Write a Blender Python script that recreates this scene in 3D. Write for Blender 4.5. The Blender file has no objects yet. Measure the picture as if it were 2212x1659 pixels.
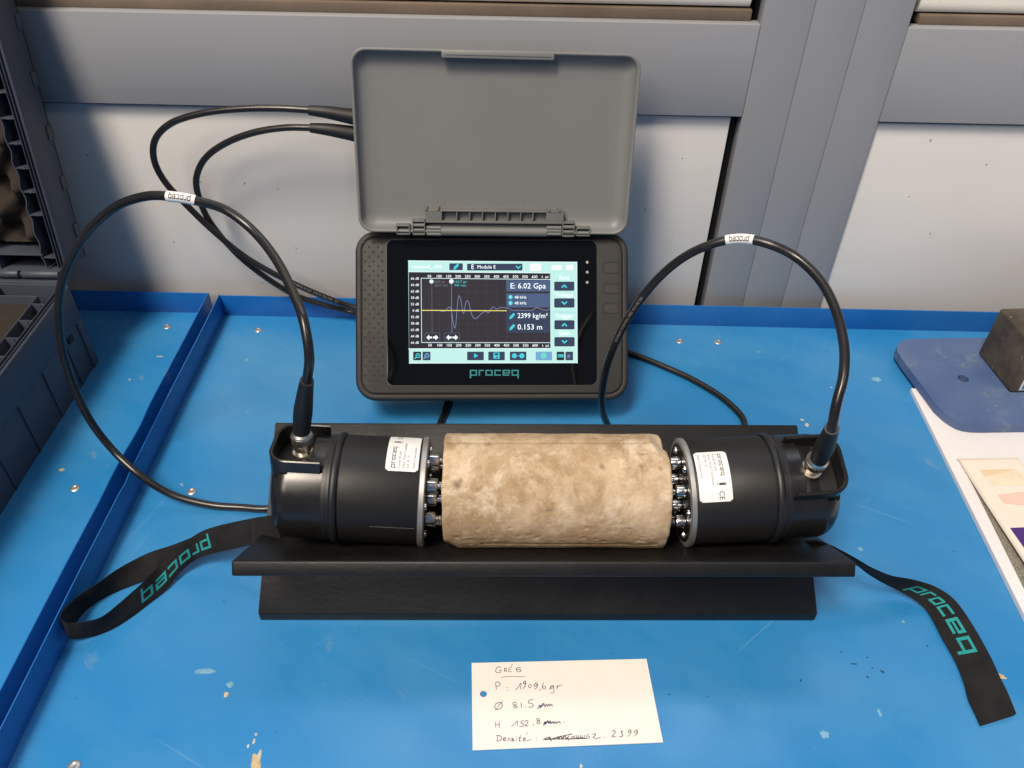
import bpy, bmesh, math, random
from mathutils import Vector, Matrix, noise
random.seed(7)
SC = bpy.context.scene
COL = SC.collection
CM = 0.01

# ------------------------------------------------------------ camera
W, H, F = 2212.0, 1659.0, 1763.93
CAMR = Matrix(((0.9997509, -0.00350579, -0.02204202),
               (0.01706439, 0.75661036, 0.65364331),
               (0.01438569, -0.65385662, 0.75648171)))      # columns: right, forward, up
CAMP = Vector((0, 0, 53.165))                                # centimetres
cd = bpy.data.cameras.new("camera")
cam = bpy.data.objects.new("camera", cd)
COL.objects.link(cam)
r_, f_, u_ = CAMR.col[0], CAMR.col[1], CAMR.col[2]
M = Matrix.Identity(4)
for i in range(3):
    M[i][0], M[i][1], M[i][2] = r_[i], u_[i], -f_[i]
    M[i][3] = CAMP[i] * CM
cam.matrix_world = M
cd.sensor_width = 36
cd.lens = 36 * F / W
cd.clip_start = 0.01
cd.clip_end = 50
SC.camera = cam

def lin(c):
    return tuple(((v / 255) / 12.92 if v / 255 <= 0.04045 else ((v / 255 + 0.055) / 1.055) ** 2.4) for v in c)

# ------------------------------------------------------------ light
wd = bpy.data.worlds.new("World")
SC.world = wd
wd.use_nodes = True
bg = wd.node_tree.nodes["Background"]
bg.inputs[0].default_value = (0.42, 0.58, 1.0, 1)
bg.inputs[1].default_value = 0.21

def area(name, loc, target, sx, sy, power, color):
    l = bpy.data.lights.new(name, 'AREA')
    l.shape = 'RECTANGLE'; l.size = sx; l.size_y = sy; l.energy = power; l.color = color
    o = bpy.data.objects.new(name, l)
    COL.objects.link(o)
    o.location = loc
    o.rotation_euler = (Vector(target) - Vector(loc)).to_track_quat('-Z', 'Y').to_euler()
    return o
area("ceiling_lamp_light", (-2.00, -2.50, 7.0), (0, 0.5, 0), 1.50, 2.2, 640, (1.0, 0.87, 0.72))
area("front_ceiling_light", (-2.50, -3.60, 4.6), (0, 0.5, 0), 2.00, 2.4, 165, (1.0, 0.87, 0.72))
area("far_ceiling_light", (1.9, -0.9, 3.4), (0, 0.5, 0), 0.5, 1.3, 14, (1.0, 0.90, 0.78))
area("window_light", (0.15, 1.75, 2.3), (0, 0.4, 0), 1.6, 0.9, 28, (0.72, 0.86, 1.0))
SC.view_settings.view_transform = 'Standard'
SC.view_settings.look = 'None'
SC.view_settings.gamma = 1
SC.view_settings.exposure = 0

# ------------------------------------------------------------ helpers
def ray(px, py):
    d = Vector(((px - W / 2) / F, 1.0, (H / 2 - py) / F))
    return CAMR @ d
def at(px, py, val=0.0, axis=2):
    d = ray(px, py)
    return CAMP + d * ((val - CAMP[axis]) / d[axis])

class MB:
    """collects geometry in centimetres"""
    def __init__(s): s.v = []; s.f = []
    def add(s, vs, fs):
        n = len(s.v); s.v += [Vector(v) for v in vs]; s.f += [tuple(i + n for i in f) for f in fs]; return s
    def box(s, x0, x1, y0, y1, z0, z1, bev=0, M=None, seg=2):
        bm = bmesh.new()
        bmesh.ops.create_cube(bm, size=1)
        for v in bm.verts:
            v.co = Vector(((x0 + x1) / 2 + v.co.x * (x1 - x0), (y0 + y1) / 2 + v.co.y * (y1 - y0), (z0 + z1) / 2 + v.co.z * (z1 - z0)))
        if bev: bmesh.ops.bevel(bm, geom=list(bm.edges), offset=bev, segments=seg, profile=0.5, affect='EDGES')
        return s.bm(bm, M)
    def bm(s, bm, M=None):
        bm.verts.ensure_lookup_table()
        for i, v in enumerate(bm.verts): v.index = i
        s.add([(M @ v.co) if M else v.co.copy() for v in bm.verts], [[v.index for v in f.verts] for f in bm.faces])
        bm.free(); return s
    def tube(s, pts, r, n=12, cap=True):
        pts = [Vector(p) for p in pts]
        rr = r if isinstance(r, (list, tuple)) else [r] * len(pts)
        t = (pts[1] - pts[0]).normalized()
        a = t.orthogonal().normalized()
        vs = []
        for i, p in enumerate(pts):
            t2 = ((pts[min(i + 1, len(pts) - 1)] - pts[max(i - 1, 0)])).normalized()
            a = (a - t2 * a.dot(t2)).normalized(); b = t2.cross(a)
            for k in range(n):
                q = 2 * math.pi * k / n
                vs.append(p + (a * math.cos(q) + b * math.sin(q)) * rr[i])
        fs = []
        for i in range(len(pts) - 1):
            for k in range(n):
                fs.append((i * n + k, i * n + (k + 1) % n, (i + 1) * n + (k + 1) % n, (i + 1) * n + k))
        if cap:
            fs.append(tuple(range(n))[::-1]); fs.append(tuple((len(pts) - 1) * n + k for k in range(n)))
        return s.add(vs, fs)
    def lathe(s, prof, n=48, M=None, closed=False):
        """prof: (x along axis, radius); axis = X"""
        vs, fs = [], []
        for x, r in prof:
            for k in range(n):
                q = 2 * math.pi * k / n
                v = Vector((x, r * math.cos(q), r * math.sin(q)))
                vs.append(M @ v if M else v)
        m = len(prof)
        for i in range(m - 1):
            for k in range(n):
                fs.append((i * n + k, i * n + (k + 1) % n, (i + 1) * n + (k + 1) % n, (i + 1) * n + k))
        if closed:
            for k in range(n): fs.append(((m - 1) * n + k, (m - 1) * n + (k + 1) % n, (k + 1) % n, k))
        else:
            fs.append(tuple(range(n))[::-1]); fs.append(tuple((m - 1) * n + k for k in range(n)))
        return s.add(vs, fs)
    def prism(s, poly, fn, d0, d1):
        """poly 2D list; fn(u,v,d) -> point"""
        n = len(poly)
        vs = [fn(u, v, d0) for u, v in poly] + [fn(u, v, d1) for u, v in poly]
        fs = [tuple(range(n))[::-1], tuple(range(n, 2 * n))]
        for k in range(n): fs.append((k, (k + 1) % n, n + (k + 1) % n, n + k))
        return s.add(vs, fs)
    def loops(s, L, cap0=False, cap1=True):
        n = len(L[0]); vs = [p for l in L for p in l]; fs = []
        for i in range(len(L) - 1):
            for k in range(n): fs.append((i * n + k, i * n + (k + 1) % n, (i + 1) * n + (k + 1) % n, (i + 1) * n + k))
        if cap0: fs.append(tuple(range(n))[::-1])
        if cap1: fs.append(tuple((len(L) - 1) * n + k for k in range(n)))
        return s.add(vs, fs)
    def ribbon(s, pts, w, nrm):
        """flat polyline of width w lying in plane with normal nrm"""
        nrm = Vector(nrm)
        for a, b in zip(pts[:-1], pts[1:]):
            a = Vector(a); b = Vector(b); d = (b - a)
            if d.length < 1e-6: continue
            d.normalize(); c = d.cross(nrm).normalized() * w / 2; e = d * w * 0.35
            s.add([a - c - e, b - c + e, b + c + e, a + c - e], [(0, 1, 2, 3)])
        return s

def setp(o, label=None, cat=None, group=None, kind=None):
    if label: o["label"] = label
    if cat: o["category"] = cat
    if group: o["group"] = group
    if kind: o["kind"] = kind
    return o

def obj(name, mb, mat, parent=None, local=False, smooth=35, kind=None):
    """links the collected geometry as ONE mesh object; world cm unless local"""
    me = bpy.data.meshes.new(name)
    vs = [v * CM for v in mb.v]
    org = Vector((0, 0, 0))
    if parent is not None and not local:
        inv = pmat(parent).inverted()
        vs = [inv @ v for v in vs]
    elif parent is None and not local:
        xs = [v.x for v in vs]; ys = [v.y for v in vs]; zs = [v.z for v in vs]
        org = Vector(((min(xs) + max(xs)) / 2, (min(ys) + max(ys)) / 2, min(zs)))
        vs = [v - org for v in vs]
    me.from_pydata([tuple(v) for v in vs], [], mb.f)
    me.validate()
    bm = bmesh.new(); bm.from_mesh(me)
    bmesh.ops.recalc_face_normals(bm, faces=list(bm.faces))
    bm.to_mesh(me); bm.free()
    if smooth:
        me.polygons.foreach_set("use_smooth", [True] * len(me.polygons))
        me.set_sharp_from_angle(angle=math.radians(smooth))
    if mat: me.materials.append(mat)
    o = bpy.data.objects.new(name, me)
    COL.objects.link(o)
    if parent is not None: o.parent = parent
    o.location = org
    if kind: o["kind"] = kind
    return o

PM = {}
def pmat(o):
    m = o.matrix_basis.copy()
    p = o.parent
    while p is not None:
        m = p.matrix_basis @ m; p = p.parent
    return m

def thing(name, label, cat, loc=(0, 0, 0), mat=None, group=None):
    o = bpy.data.objects.new(name, None)
    COL.objects.link(o)
    o.empty_display_size = 0.02
    if mat is not None: o.matrix_basis = mat
    else: o.location = Vector(loc) * CM
    setp(o, label, cat, group)
    return o

def catmull(P, n=8):
    P = [Vector(p) for p in P]
    Q = [P[0] * 2 - P[1]] + P + [P[-1] * 2 - P[-2]]
    out = []
    for i in range(1, len(Q) - 2):
        p0, p1, p2, p3 = Q[i - 1:i + 3]
        for k in range(n):
            t = k / n
            out.append(0.5 * ((2 * p1) + (p2 - p0) * t + (2 * p0 - 5 * p1 + 4 * p2 - p3) * t * t + (3 * p1 - p0 - 3 * p2 + p3) * t ** 3))
    out.append(P[-1]); return out

def rrect(x0, x1, y0, y1, r, n=6):
    r4 = r if isinstance(r, (list, tuple)) else [r] * 4      # order: BL, BR, TR, TL
    cs = [(x0, y0, 180, 1, 1), (x1, y0, 270, -1, 1), (x1, y1, 0, -1, -1), (x0, y1, 90, 1, -1)]
    out = []
    for (cx, cy, a0, sx, sy), rr in zip(cs, r4):
        rr = max(rr, 0.001)
        for k in range(n + 1):
            a = math.radians(a0 + 90 * k / n)
            out.append((cx + sx * rr + rr * math.cos(a), cy + sy * rr + rr * math.sin(a)))
    return out

# ------------------------------------------------------------ text and logo outlines (2D)
def text2d(s, size=1.0, align='LEFT', xs=1.0):
    c = bpy.data.curves.new("t", 'FONT'); c.body = s; c.size = size; c.align_x = align; c.resolution_u = 2
    o = bpy.data.objects.new("t", c); COL.objects.link(o)
    dg = bpy.context.evaluated_depsgraph_get()
    me = bpy.data.meshes.new_from_object(o.evaluated_get(dg))
    vs = [(v.co.x * xs, v.co.y) for v in me.vertices]; fs = [tuple(p.vertices) for p in me.polygons]
    bpy.data.objects.remove(o); bpy.data.curves.remove(c); bpy.data.meshes.remove(me)
    return vs, fs

def logo2d():
    """square letters of the maker's word mark, x-height 5, as small quads"""
    L = {'p': [(0, -2.2, 1.2, 5), (1.2, 3.9, 6, 5), (4.8, 0, 6, 3.9), (1.2, 0, 4.8, 1.1)],
         'r': [(0, 0, 1.2, 5), (1.2, 3.9, 4.2, 5)],
         'o': [(0, 0, 1.2, 5), (4.8, 0, 6, 5), (1.2, 3.9, 4.8, 5), (1.2, 0, 4.8, 1.1)],
         'c': [(0, 0, 1.2, 5), (1.2, 3.9, 5.6, 5), (1.2, 0, 5.6, 1.1)],
         'e': [(0, 0, 1.2, 5), (1.2, 3.9, 6, 5), (1.2, 0, 5.6, 1.1), (4.8, 1.9, 6, 3.9), (1.2, 1.9, 4.8, 2.8)],
         'q': [(4.8, -2.2, 6, 5), (0, 3.9, 4.8, 5), (0, 0, 1.2, 3.9), (1.2, 0, 4.8, 1.1)]}
    wd_ = {'p': 6, 'r': 4.2, 'o': 6, 'c': 5.6, 'e': 6, 'q': 6}
    x = 0; q = []
    for ch in "proceq":
        for a, b, c, d in L[ch]:
            nx = max(1, round((c - a) / 1.0)); ny = max(1, round((d - b) / 1.0))
            for i in range(nx):
                for j in range(ny):
                    q.append((x + a + (c - a) * i / nx, b + (d - b) * j / ny, x + a + (c - a) * (i + 1) / nx, b + (d - b) * (j + 1) / ny))
        x += wd_[ch] + 1.3
    return q, x - 1.3
LOGO, LOGOW = logo2d()
def logo(mb, fn):
    """fn(u 0..1 along the word, v in x-heights) -> point"""
    for a, b, c, d in LOGO:
        mb.add([fn(a / LOGOW, b / 5), fn(c / LOGOW, b / 5), fn(c / LOGOW, d / 5), fn(a / LOGOW, d / 5)], [(0, 1, 2, 3)])

# ------------------------------------------------------------ materials
def newmat(name):
    m = bpy.data.materials.new(name); m.use_nodes = True
    nt = m.node_tree; b = nt.nodes["Principled BSDF"]
    return m, nt, b
def N(nt, t, **k):
    n = nt.nodes.new(t)
    for a, v in k.items():
        if a in n.inputs: n.inputs[a].default_value = v
        else: setattr(n, a, v)
    return n
def noisefac(nt, tc, scale, lo, hi, detail=6, rough=0.6, stretch=None, dist=0.0):
    src = tc.outputs['Object']
    if stretch:
        mr = N(nt, 'ShaderNodeMapping'); mr.inputs['Rotation'].default_value = (0, 0, stretch[1])
        nt.links.new(src, mr.inputs['Vector'])
        mp = N(nt, 'ShaderNodeMapping'); mp.inputs['Scale'].default_value = stretch[0]
        nt.links.new(mr.outputs[0], mp.inputs['Vector']); src = mp.outputs[0]
    n = N(nt, 'ShaderNodeTexNoise'); n.inputs['Scale'].default_value = scale; n.inputs['Detail'].default_value = detail; n.inputs['Roughness'].default_value = rough
    n.inputs['Distortion'].default_value = dist
    nt.links.new(src, n.inputs['Vector'])
    r = N(nt, 'ShaderNodeMapRange'); r.inputs['From Min'].default_value = lo; r.inputs['From Max'].default_value = hi
    nt.links.new(n.outputs['Fac'], r.inputs['Value'])
    return r.outputs[0]
def mix(nt, fac, a, b):
    m = N(nt, 'ShaderNodeMix', data_type='RGBA')
    if isinstance(fac, float): m.inputs[0].default_value = fac
    else: nt.links.new(fac, m.inputs[0])
    for i, c in ((6, a), (7, b)):
        if isinstance(c, tuple): m.inputs[i].default_value = (*c, 1)
        else: nt.links.new(c, m.inputs[i])
    return m.outputs[2]
def fmul(nt, a, k):
    m = N(nt, 'ShaderNodeMath', operation='MULTIPLY'); nt.links.new(a, m.inputs[0])
    if isinstance(k, (int, float)): m.inputs[1].default_value = k
    else: nt.links.new(k, m.inputs[1])
    return m.outputs[0]
def bump(nt, b, h, strength=0.2, dist=0.001):
    n = N(nt, 'ShaderNodeBump'); n.inputs['Strength'].default_value = strength; n.inputs['Distance'].default_value = dist
    nt.links.new(h, n.inputs['Height']); nt.links.new(n.outputs[0], b.inputs['Normal'])
def plain(name, col, rough=0.5, metal=0.0, var=0.12, vscale=25, bscale=0, bstr=0.15, bdist=0.0003, spec=0.5, coat=0):
    """base colour with slight mottling and optional fine relief"""
    m, nt, b = newmat(name); tc = N(nt, 'ShaderNodeTexCoord')
    f = noisefac(nt, tc, vscale, 0.3, 0.7)
    nt.links.new(mix(nt, f, tuple(c * (1 - var) for c in col), tuple(min(1, c * (1 + var)) for c in col)), b.inputs['Base Color'])
    b.inputs['Metallic'].default_value = metal
    r = N(nt, 'ShaderNodeMapRange'); r.inputs['To Min'].default_value = max(0.02, rough - 0.06); r.inputs['To Max'].default_value = min(1, rough + 0.06)
    nt.links.new(f, r.inputs['Value']); nt.links.new(r.outputs[0], b.inputs['Roughness'])
    b.inputs['Specular IOR Level'].default_value = spec
    b.inputs['Coat Weight'].default_value = coat
    if bscale: bump(nt, b, noisefac(nt, tc, bscale, 0, 1, 4), bstr, bdist)
    return m
def emis(name, col, k=1.0):
    m, nt, b = newmat(name)
    b.inputs['Base Color'].default_value = (0.01, 0.01, 0.012, 1); b.inputs['Roughness'].default_value = 0.12
    b.inputs['Specular IOR Level'].default_value = 0.3
    b.inputs['Emission Color'].default_value = (*lin(col), 1); b.inputs['Emission Strength'].default_value = k
    return m

def blue_paint(name, base, dust=1.0):
    m, nt, b = newmat(name); tc = N(nt, 'ShaderNodeTexCoord')
    c = mix(nt, noisefac(nt, tc, 5, 0.35, 0.7, 3), base, tuple(min(1, v * 1.12 + 0.006) for v in base))
    f1 = fmul(nt, noisefac(nt, tc, 6, 0.44, 0.78, 6, 0.6, ((0.6, 1.4, 1), 0.5)), 0.34 * dust)       # dusty film
    c = mix(nt, f1, c, (0.15, 0.37, 0.53))
    fp = fmul(nt, noisefac(nt, tc, 22, 0.64, 0.80, 8, 0.65, ((0.5, 1.0, 1), 0.9)), 0.55 * dust)    # pale scuffs
    c = mix(nt, fp, c, (0.42, 0.42, 0.36))
    fo = fmul(nt, noisefac(nt, tc, 31, 0.705, 0.77, 7, 0.7, ((1.0, 1.5, 1), 2.1)), 0.7 * dust)    # worn ochre chips
    c = mix(nt, fo, c, (0.52, 0.43, 0.28))
    f2 = fmul(nt, noisefac(nt, tc, 95, 0.75, 0.78, 3, 0.5), 0.6 * dust)                           # paint flecks
    c = mix(nt, f2, c, (0.55, 0.55, 0.47))
    for ang, th in ((0.45, 0.735), (-0.7, 0.745), (1.9, 0.74)):                                    # scratches
        c = mix(nt, fmul(nt, noisefac(nt, tc, 60, th, th + 0.05, 2, 0.4, ((0.12, 4.0, 1), ang)), 0.13 * dust), c, (0.30, 0.50, 0.60))
    f4 = fmul(nt, noisefac(nt, tc, 130, 0.775, 0.80, 2, 0.4, ((1.0, 2.0, 1), 0.2)), 0.6 * dust)    # dark specks
    c = mix(nt, f4, c, (0.01, 0.03, 0.08))
    nt.links.new(c, b.inputs['Base Color'])
    r = N(nt, 'ShaderNodeMapRange'); r.inputs['To Min'].default_value = 0.20; r.inputs['To Max'].default_value = 0.50
    nt.links.new(noisefac(nt, tc, 9, 0.3, 0.75, 6), r.inputs['Value']); nt.links.new(r.outputs[0], b.inputs['Roughness'])
    bump(nt, b, noisefac(nt, tc, 6, 0, 1, 2), 0.25, 0.002)
    return m

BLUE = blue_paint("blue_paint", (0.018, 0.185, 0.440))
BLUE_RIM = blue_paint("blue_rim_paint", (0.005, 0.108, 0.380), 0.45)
DARK_BENCH = plain("dark_bench", (0.02, 0.02, 0.022), 0.7)
def grey_paint(name, base):
    m, nt, b = newmat(name); tc = N(nt, 'ShaderNodeTexCoord')
    c = mix(nt, noisefac(nt, tc, 2.2, 0.3, 0.75, 4), base, tuple(v * 1.07 for v in base))
    c = mix(nt, fmul(nt, noisefac(nt, tc, 9, 0.62, 0.8, 5), 0.25), c, (0.34, 0.30, 0.25))
    c = mix(nt, fmul(nt, noisefac(nt, tc, 90, 0.74, 0.77, 2), 0.5), c, (0.2, 0.17, 0.15))
    nt.links.new(c, b.inputs['Base Color']); b.inputs['Roughness'].default_value = 0.42
    bump(nt, b, noisefac(nt, tc, 900, 0, 1, 2), 0.05, 0.0002)
    return m
RAIL = grey_paint("grey_aluminium_paint", (0.285, 0.295, 0.312))
def white_panel():
    m, nt, b = newmat("white_laminate"); tc = N(nt, 'ShaderNodeTexCoord')
    c = mix(nt, noisefac(nt, tc, 3, 0.35, 0.7, 4), (0.62, 0.61, 0.59), (0.67, 0.66, 0.645))
    c = mix(nt, fmul(nt, noisefac(nt, tc, 6, 0.6, 0.8, 4), 0.22), c, (0.55, 0.45, 0.34))
    c = mix(nt, fmul(nt, noisefac(nt, tc, 110, 0.755, 0.78, 2), 0.8), c, (0.12, 0.11, 0.11))
    nt.links.new(c, b.inputs['Base Color']); b.inputs['Roughness'].default_value = 0.35
    return m
WHITE = white_panel()
BROWN = plain("brown_seal", lin((112, 98, 84)), 0.6, var=0.2, vscale=14, bscale=200)
def cream_mat():
    m, nt, b = newmat("speckled_cream_sill"); tc = N(nt, 'ShaderNodeTexCoord')
    c = mix(nt, noisefac(nt, tc, 8, 0.4, 0.7, 4), (0.88, 0.80, 0.66), (0.92, 0.87, 0.77))
    c = mix(nt, noisefac(nt, tc, 90, 0.70, 0.74, 3), c, (0.28, 0.19, 0.12))
    nt.links.new(c, b.inputs['Base Color']); b.inputs['Roughness'].default_value = 0.3
    return m
CREAM = cream_mat()
BLACK_GAP = plain("black_rubber_gap", (0.006, 0.006, 0.007), 0.7)

def cradle_mat():
    m, nt, b = newmat("black_painted_board"); tc = N(nt, 'ShaderNodeTexCoord')
    f = noisefac(nt, tc, 40, 0.35, 0.7, 5)
    nt.links.new(mix(nt, f, (0.0035, 0.0033, 0.0033), (0.0055, 0.0052, 0.005)), b.inputs['Base Color'])
    r = N(nt, 'ShaderNodeMapRange'); r.inputs['To Min'].default_value = 0.46; r.inputs['To Max'].default_value = 0.54
    nt.links.new(f, r.inputs['Value']); nt.links.new(r.outputs[0], b.inputs['Roughness'])
    b.inputs['Specular IOR Level'].default_value = 0.42
    bump(nt, b, noisefac(nt, tc, 300, 0.25, 0.75, 4, 0.6, ((0.6, 1, 1), 0)), 0.15, 0.0006)
    return m
CRADLE = cradle_mat()

def stone_mat():
    m, nt, b = newmat("sandstone"); tc = N(nt, 'ShaderNodeTexCoord')
    c = mix(nt, noisefac(nt, tc, 24, 0.41, 0.59, 10, 0.68, None, 0.5), (0.34, 0.232, 0.125), (0.56, 0.42, 0.272))
    c = mix(nt, fmul(nt, noisefac(nt, tc, 70, 0.52, 0.68, 7, 0.7), 0.6), c, (0.66, 0.535, 0.38))
    c = mix(nt, fmul(nt, noisefac(nt, tc, 34, 0.55, 0.72, 6, 0.7, ((1, 1, 1), 1.0)), 0.75), c, (0.26, 0.155, 0.07))
    c = mix(nt, fmul(nt, noisefac(nt, tc, 160, 0.62, 0.72, 4), 0.5), c, (0.24, 0.16, 0.10))
    c = mix(nt, fmul(nt, noisefac(nt, tc, 48, 0.735, 0.77, 3), 0.75), c, (0.13, 0.12, 0.12))
    c = mix(nt, fmul(nt, noisefac(nt, tc, 420, 0.50, 0.66, 3), 0.20), c, (0.25, 0.165, 0.09))
    c = mix(nt, fmul(nt, noisefac(nt, tc, 520, 0.56, 0.68, 2), 0.15), c, (0.80, 0.70, 0.55))
    big = noisefac(nt, tc, 11, 0.44, 0.62, 7, 0.66, None, 0.8)
    c = mix(nt, fmul(nt, big, 0.50), c, (0.30, 0.185, 0.085))
    c = mix(nt, fmul(nt, noisefac(nt, tc, 17, 0.52, 0.62, 10, 0.75, ((1, 1, 1), 2.0), 1.0), 0.60), c, (0.69, 0.58, 0.43))
    at = N(nt, 'ShaderNodeAttribute'); at.attribute_name = 'shade_and_dirt'
    c = mix(nt, fmul(nt, at.outputs['Fac'], 0.8), c, (0.115, 0.075, 0.045))  # darkens the stone: painted groove shade plus its own spots and cracks
    nt.links.new(c, b.inputs['Base Color']); b.inputs['Roughness'].default_value = 0.85
    h1 = noisefac(nt, tc, 170, 0.2, 0.8, 9, 0.75)
    bump(nt, b, h1, 0.20, 0.0008)
    return m
STONE = stone_mat()

HOUSING = plain("black_satin_housing", (0.010, 0.0095, 0.009), 0.50, var=0.15, vscale=18, bscale=1500, bstr=0.12, spec=0.4)
CAP = plain("black_glossy_cap", (0.012, 0.0115, 0.011), 0.27, var=0.2, vscale=30, bscale=600, bstr=0.05)
RUBBER = plain("black_rubber", (0.010, 0.010, 0.011), 0.45, var=0.15)
BOOT = plain("black_rubber_boot", (0.009, 0.009, 0.010), 0.55, var=0.1, bscale=300, bstr=0.1)
CABLE = plain("black_cable", (0.012, 0.011, 0.011), 0.30, var=0.15, vscale=40, bscale=150, bstr=0.06)
ALU = plain("matt_aluminium", (0.42, 0.41, 0.39), 0.45, 0.75, 0.08, 60, bscale=1500, bstr=0.1)
CHROME = plain("chrome", (0.66, 0.64, 0.62), 0.20, 1.0, 0.08, 60)
NICKEL = plain("nickel", (0.66, 0.62, 0.55), 0.36, 1.0, 0.12, 80)
LABELW = plain("white_label_paper", (0.78, 0.77, 0.75), 0.45, var=0.02)
INK = plain("black_ink", (0.025, 0.025, 0.025), 0.5)
TEAL = plain("teal_print", lin((20, 138, 138)), 0.85, var=0.1, vscale=200)
TEAL_LOGO = plain("teal_logo_print", lin((24, 120, 128)), 0.4, var=0.05)
def webbing():
    m, nt, b = newmat("black_webbing"); tc = N(nt, 'ShaderNodeTexCoord')
    nt.links.new(mix(nt, noisefac(nt, tc, 60, 0.3, 0.7), (0.007, 0.007, 0.008), (0.016, 0.016, 0.017)), b.inputs['Base Color'])
    b.inputs['Roughness'].default_value = 0.9; b.inputs['Specular IOR Level'].default_value = 0.25
    wv = N(nt, 'ShaderNodeTexWave'); wv.inputs['Scale'].default_value = 420; wv.inputs['Distortion'].default_value = 1.5
    nt.links.new(tc.outputs['Object'], wv.inputs['Vector'])
    bump(nt, b, wv.outputs['Fac'], 0.3, 0.0003)
    return m
WEB = webbing()
BODY = plain("dark_grey_rubber", lin((35, 34, 33)), 0.62, var=0.08, vscale=50, bscale=900, bstr=0.15)
BODY2 = plain("dark_grey_plastic", lin((38, 37, 35)), 0.60, var=0.06, vscale=50, bscale=1200, bstr=0.15)
LID = plain("grey_plastic", lin((116, 118, 117)), 0.48, var=0.03, vscale=8, bscale=1400, bstr=0.08)
LIDD = plain("grey_plastic_hinge", lin((105, 108, 106)), 0.5, var=0.05, vscale=20)
def glassblack():
    m, nt, b = newmat("black_screen_glass"); b.inputs['Base Color'].default_value = (0.003, 0.003, 0.003, 1)
    b.inputs['Roughness'].default_value = 0.06; b.inputs['Specular IOR Level'].default_value = 0.4
    return m
GLASS = glassblack()
CASE = plain("grey_case_plastic", (0.046, 0.056, 0.078), 0.5, var=0.1, vscale=12, bscale=500, bstr=0.1)
FOAM = plain("dark_foam", (0.022, 0.016, 0.012), 0.95, var=0.25, vscale=60, bscale=700, bstr=0.5, bdist=0.001)
CARD = plain("white_card", (0.80, 0.75, 0.69), 0.6, var=0.02, vscale=30)
PEN = plain("violet_ballpoint", lin((84, 76, 124)), 0.6, var=0.25, vscale=300)
PENCIL = plain("grey_pencil", lin((112, 100, 92)), 0.6, var=0.25, vscale=300)
def plate_mat():
    m, nt, b = newmat("worn_blue_plate"); tc = N(nt, 'ShaderNodeTexCoord')
    c = mix(nt, noisefac(nt, tc, 14, 0.35, 0.7, 6), (0.055, 0.100, 0.235), (0.095, 0.145, 0.270))
    c = mix(nt, fmul(nt, noisefac(nt, tc, 30, 0.56, 0.75, 7, 0.7), 0.5), c, (0.24, 0.28, 0.30))
    c = mix(nt, fmul(nt, noisefac(nt, tc, 75, 0.70, 0.76, 3), 0.8), c, (0.42, 0.44, 0.40))
    nt.links.new(c, b.inputs['Base Color']); b.inputs['Roughness'].default_value = 0.55
    bump(nt, b, noisefac(nt, tc, 400, 0, 1, 3), 0.15, 0.0004)
    return m
PLATE = plate_mat()
def block_mat():
    m, nt, b = newmat("dusty_black_iron"); tc = N(nt, 'ShaderNodeTexCoord')
    c = mix(nt, noisefac(nt, tc, 22, 0.4, 0.7, 8, 0.7), (0.045, 0.036, 0.027), (0.13, 0.105, 0.075))
    c = mix(nt, fmul(nt, noisefac(nt, tc, 120, 0.68, 0.74, 3), 0.7), c, (0.34, 0.30, 0.24))
    nt.links.new(c, b.inputs['Base Color']); b.inputs['Roughness'].default_value = 0.7
    bump(nt, b, noisefac(nt, tc, 300, 0, 1, 4), 0.3, 0.0006)
    return m
BLOCK = block_mat()
BOARDW = plain("white_board", (0.72, 0.71, 0.72), 0.4, var=0.03, vscale=20)
BOARDE = plain("grey_board_edge", (0.30, 0.30, 0.32), 0.5)
SHEET = plain("cream_sheet", (0.78, 0.71, 0.62), 0.35, var=0.02)
SHEETE = plain("cream_sheet_edge", (0.66, 0.60, 0.51), 0.4, var=0.1)
YEL = plain("pale_yellow_print", (0.72, 0.57, 0.38), 0.4, var=0.05)
PINK = plain("pale_pink_print", (0.76, 0.53, 0.46), 0.4, var=0.05)
PURP = plain("purple_print", (0.060, 0.022, 0.17), 0.4, var=0.05)
def map_mat():
    m, nt, b = newmat("grey_mesh_print"); tc = N(nt, 'ShaderNodeTexCoord')
    v = N(nt, 'ShaderNodeTexVoronoi', feature='DISTANCE_TO_EDGE'); v.inputs['Scale'].default_value = 330
    nt.links.new(tc.outputs['Object'], v.inputs['Vector'])
    r = N(nt, 'ShaderNodeMapRange'); r.inputs['From Max'].default_value = 0.10; nt.links.new(v.outputs['Distance'], r.inputs['Value'])
    nt.links.new(mix(nt, r.outputs[0], (0.09, 0.08, 0.065), (0.235, 0.215, 0.175)), b.inputs['Base Color']); b.inputs['Roughness'].default_value = 0.6
    return m
MAPM = map_mat()
STICK = plain("bright_blue_sticker", (0.01, 0.20, 0.48), 0.35)
STICKW = plain("white_sticker_border", (0.7, 0.72, 0.75), 0.35)

# ============================================================ SETTING
# bench top under the trays
obj("bench_top", MB().box(-110, 110, -15, 74, -6, -1.2), DARK_BENCH, kind="structure")

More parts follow.
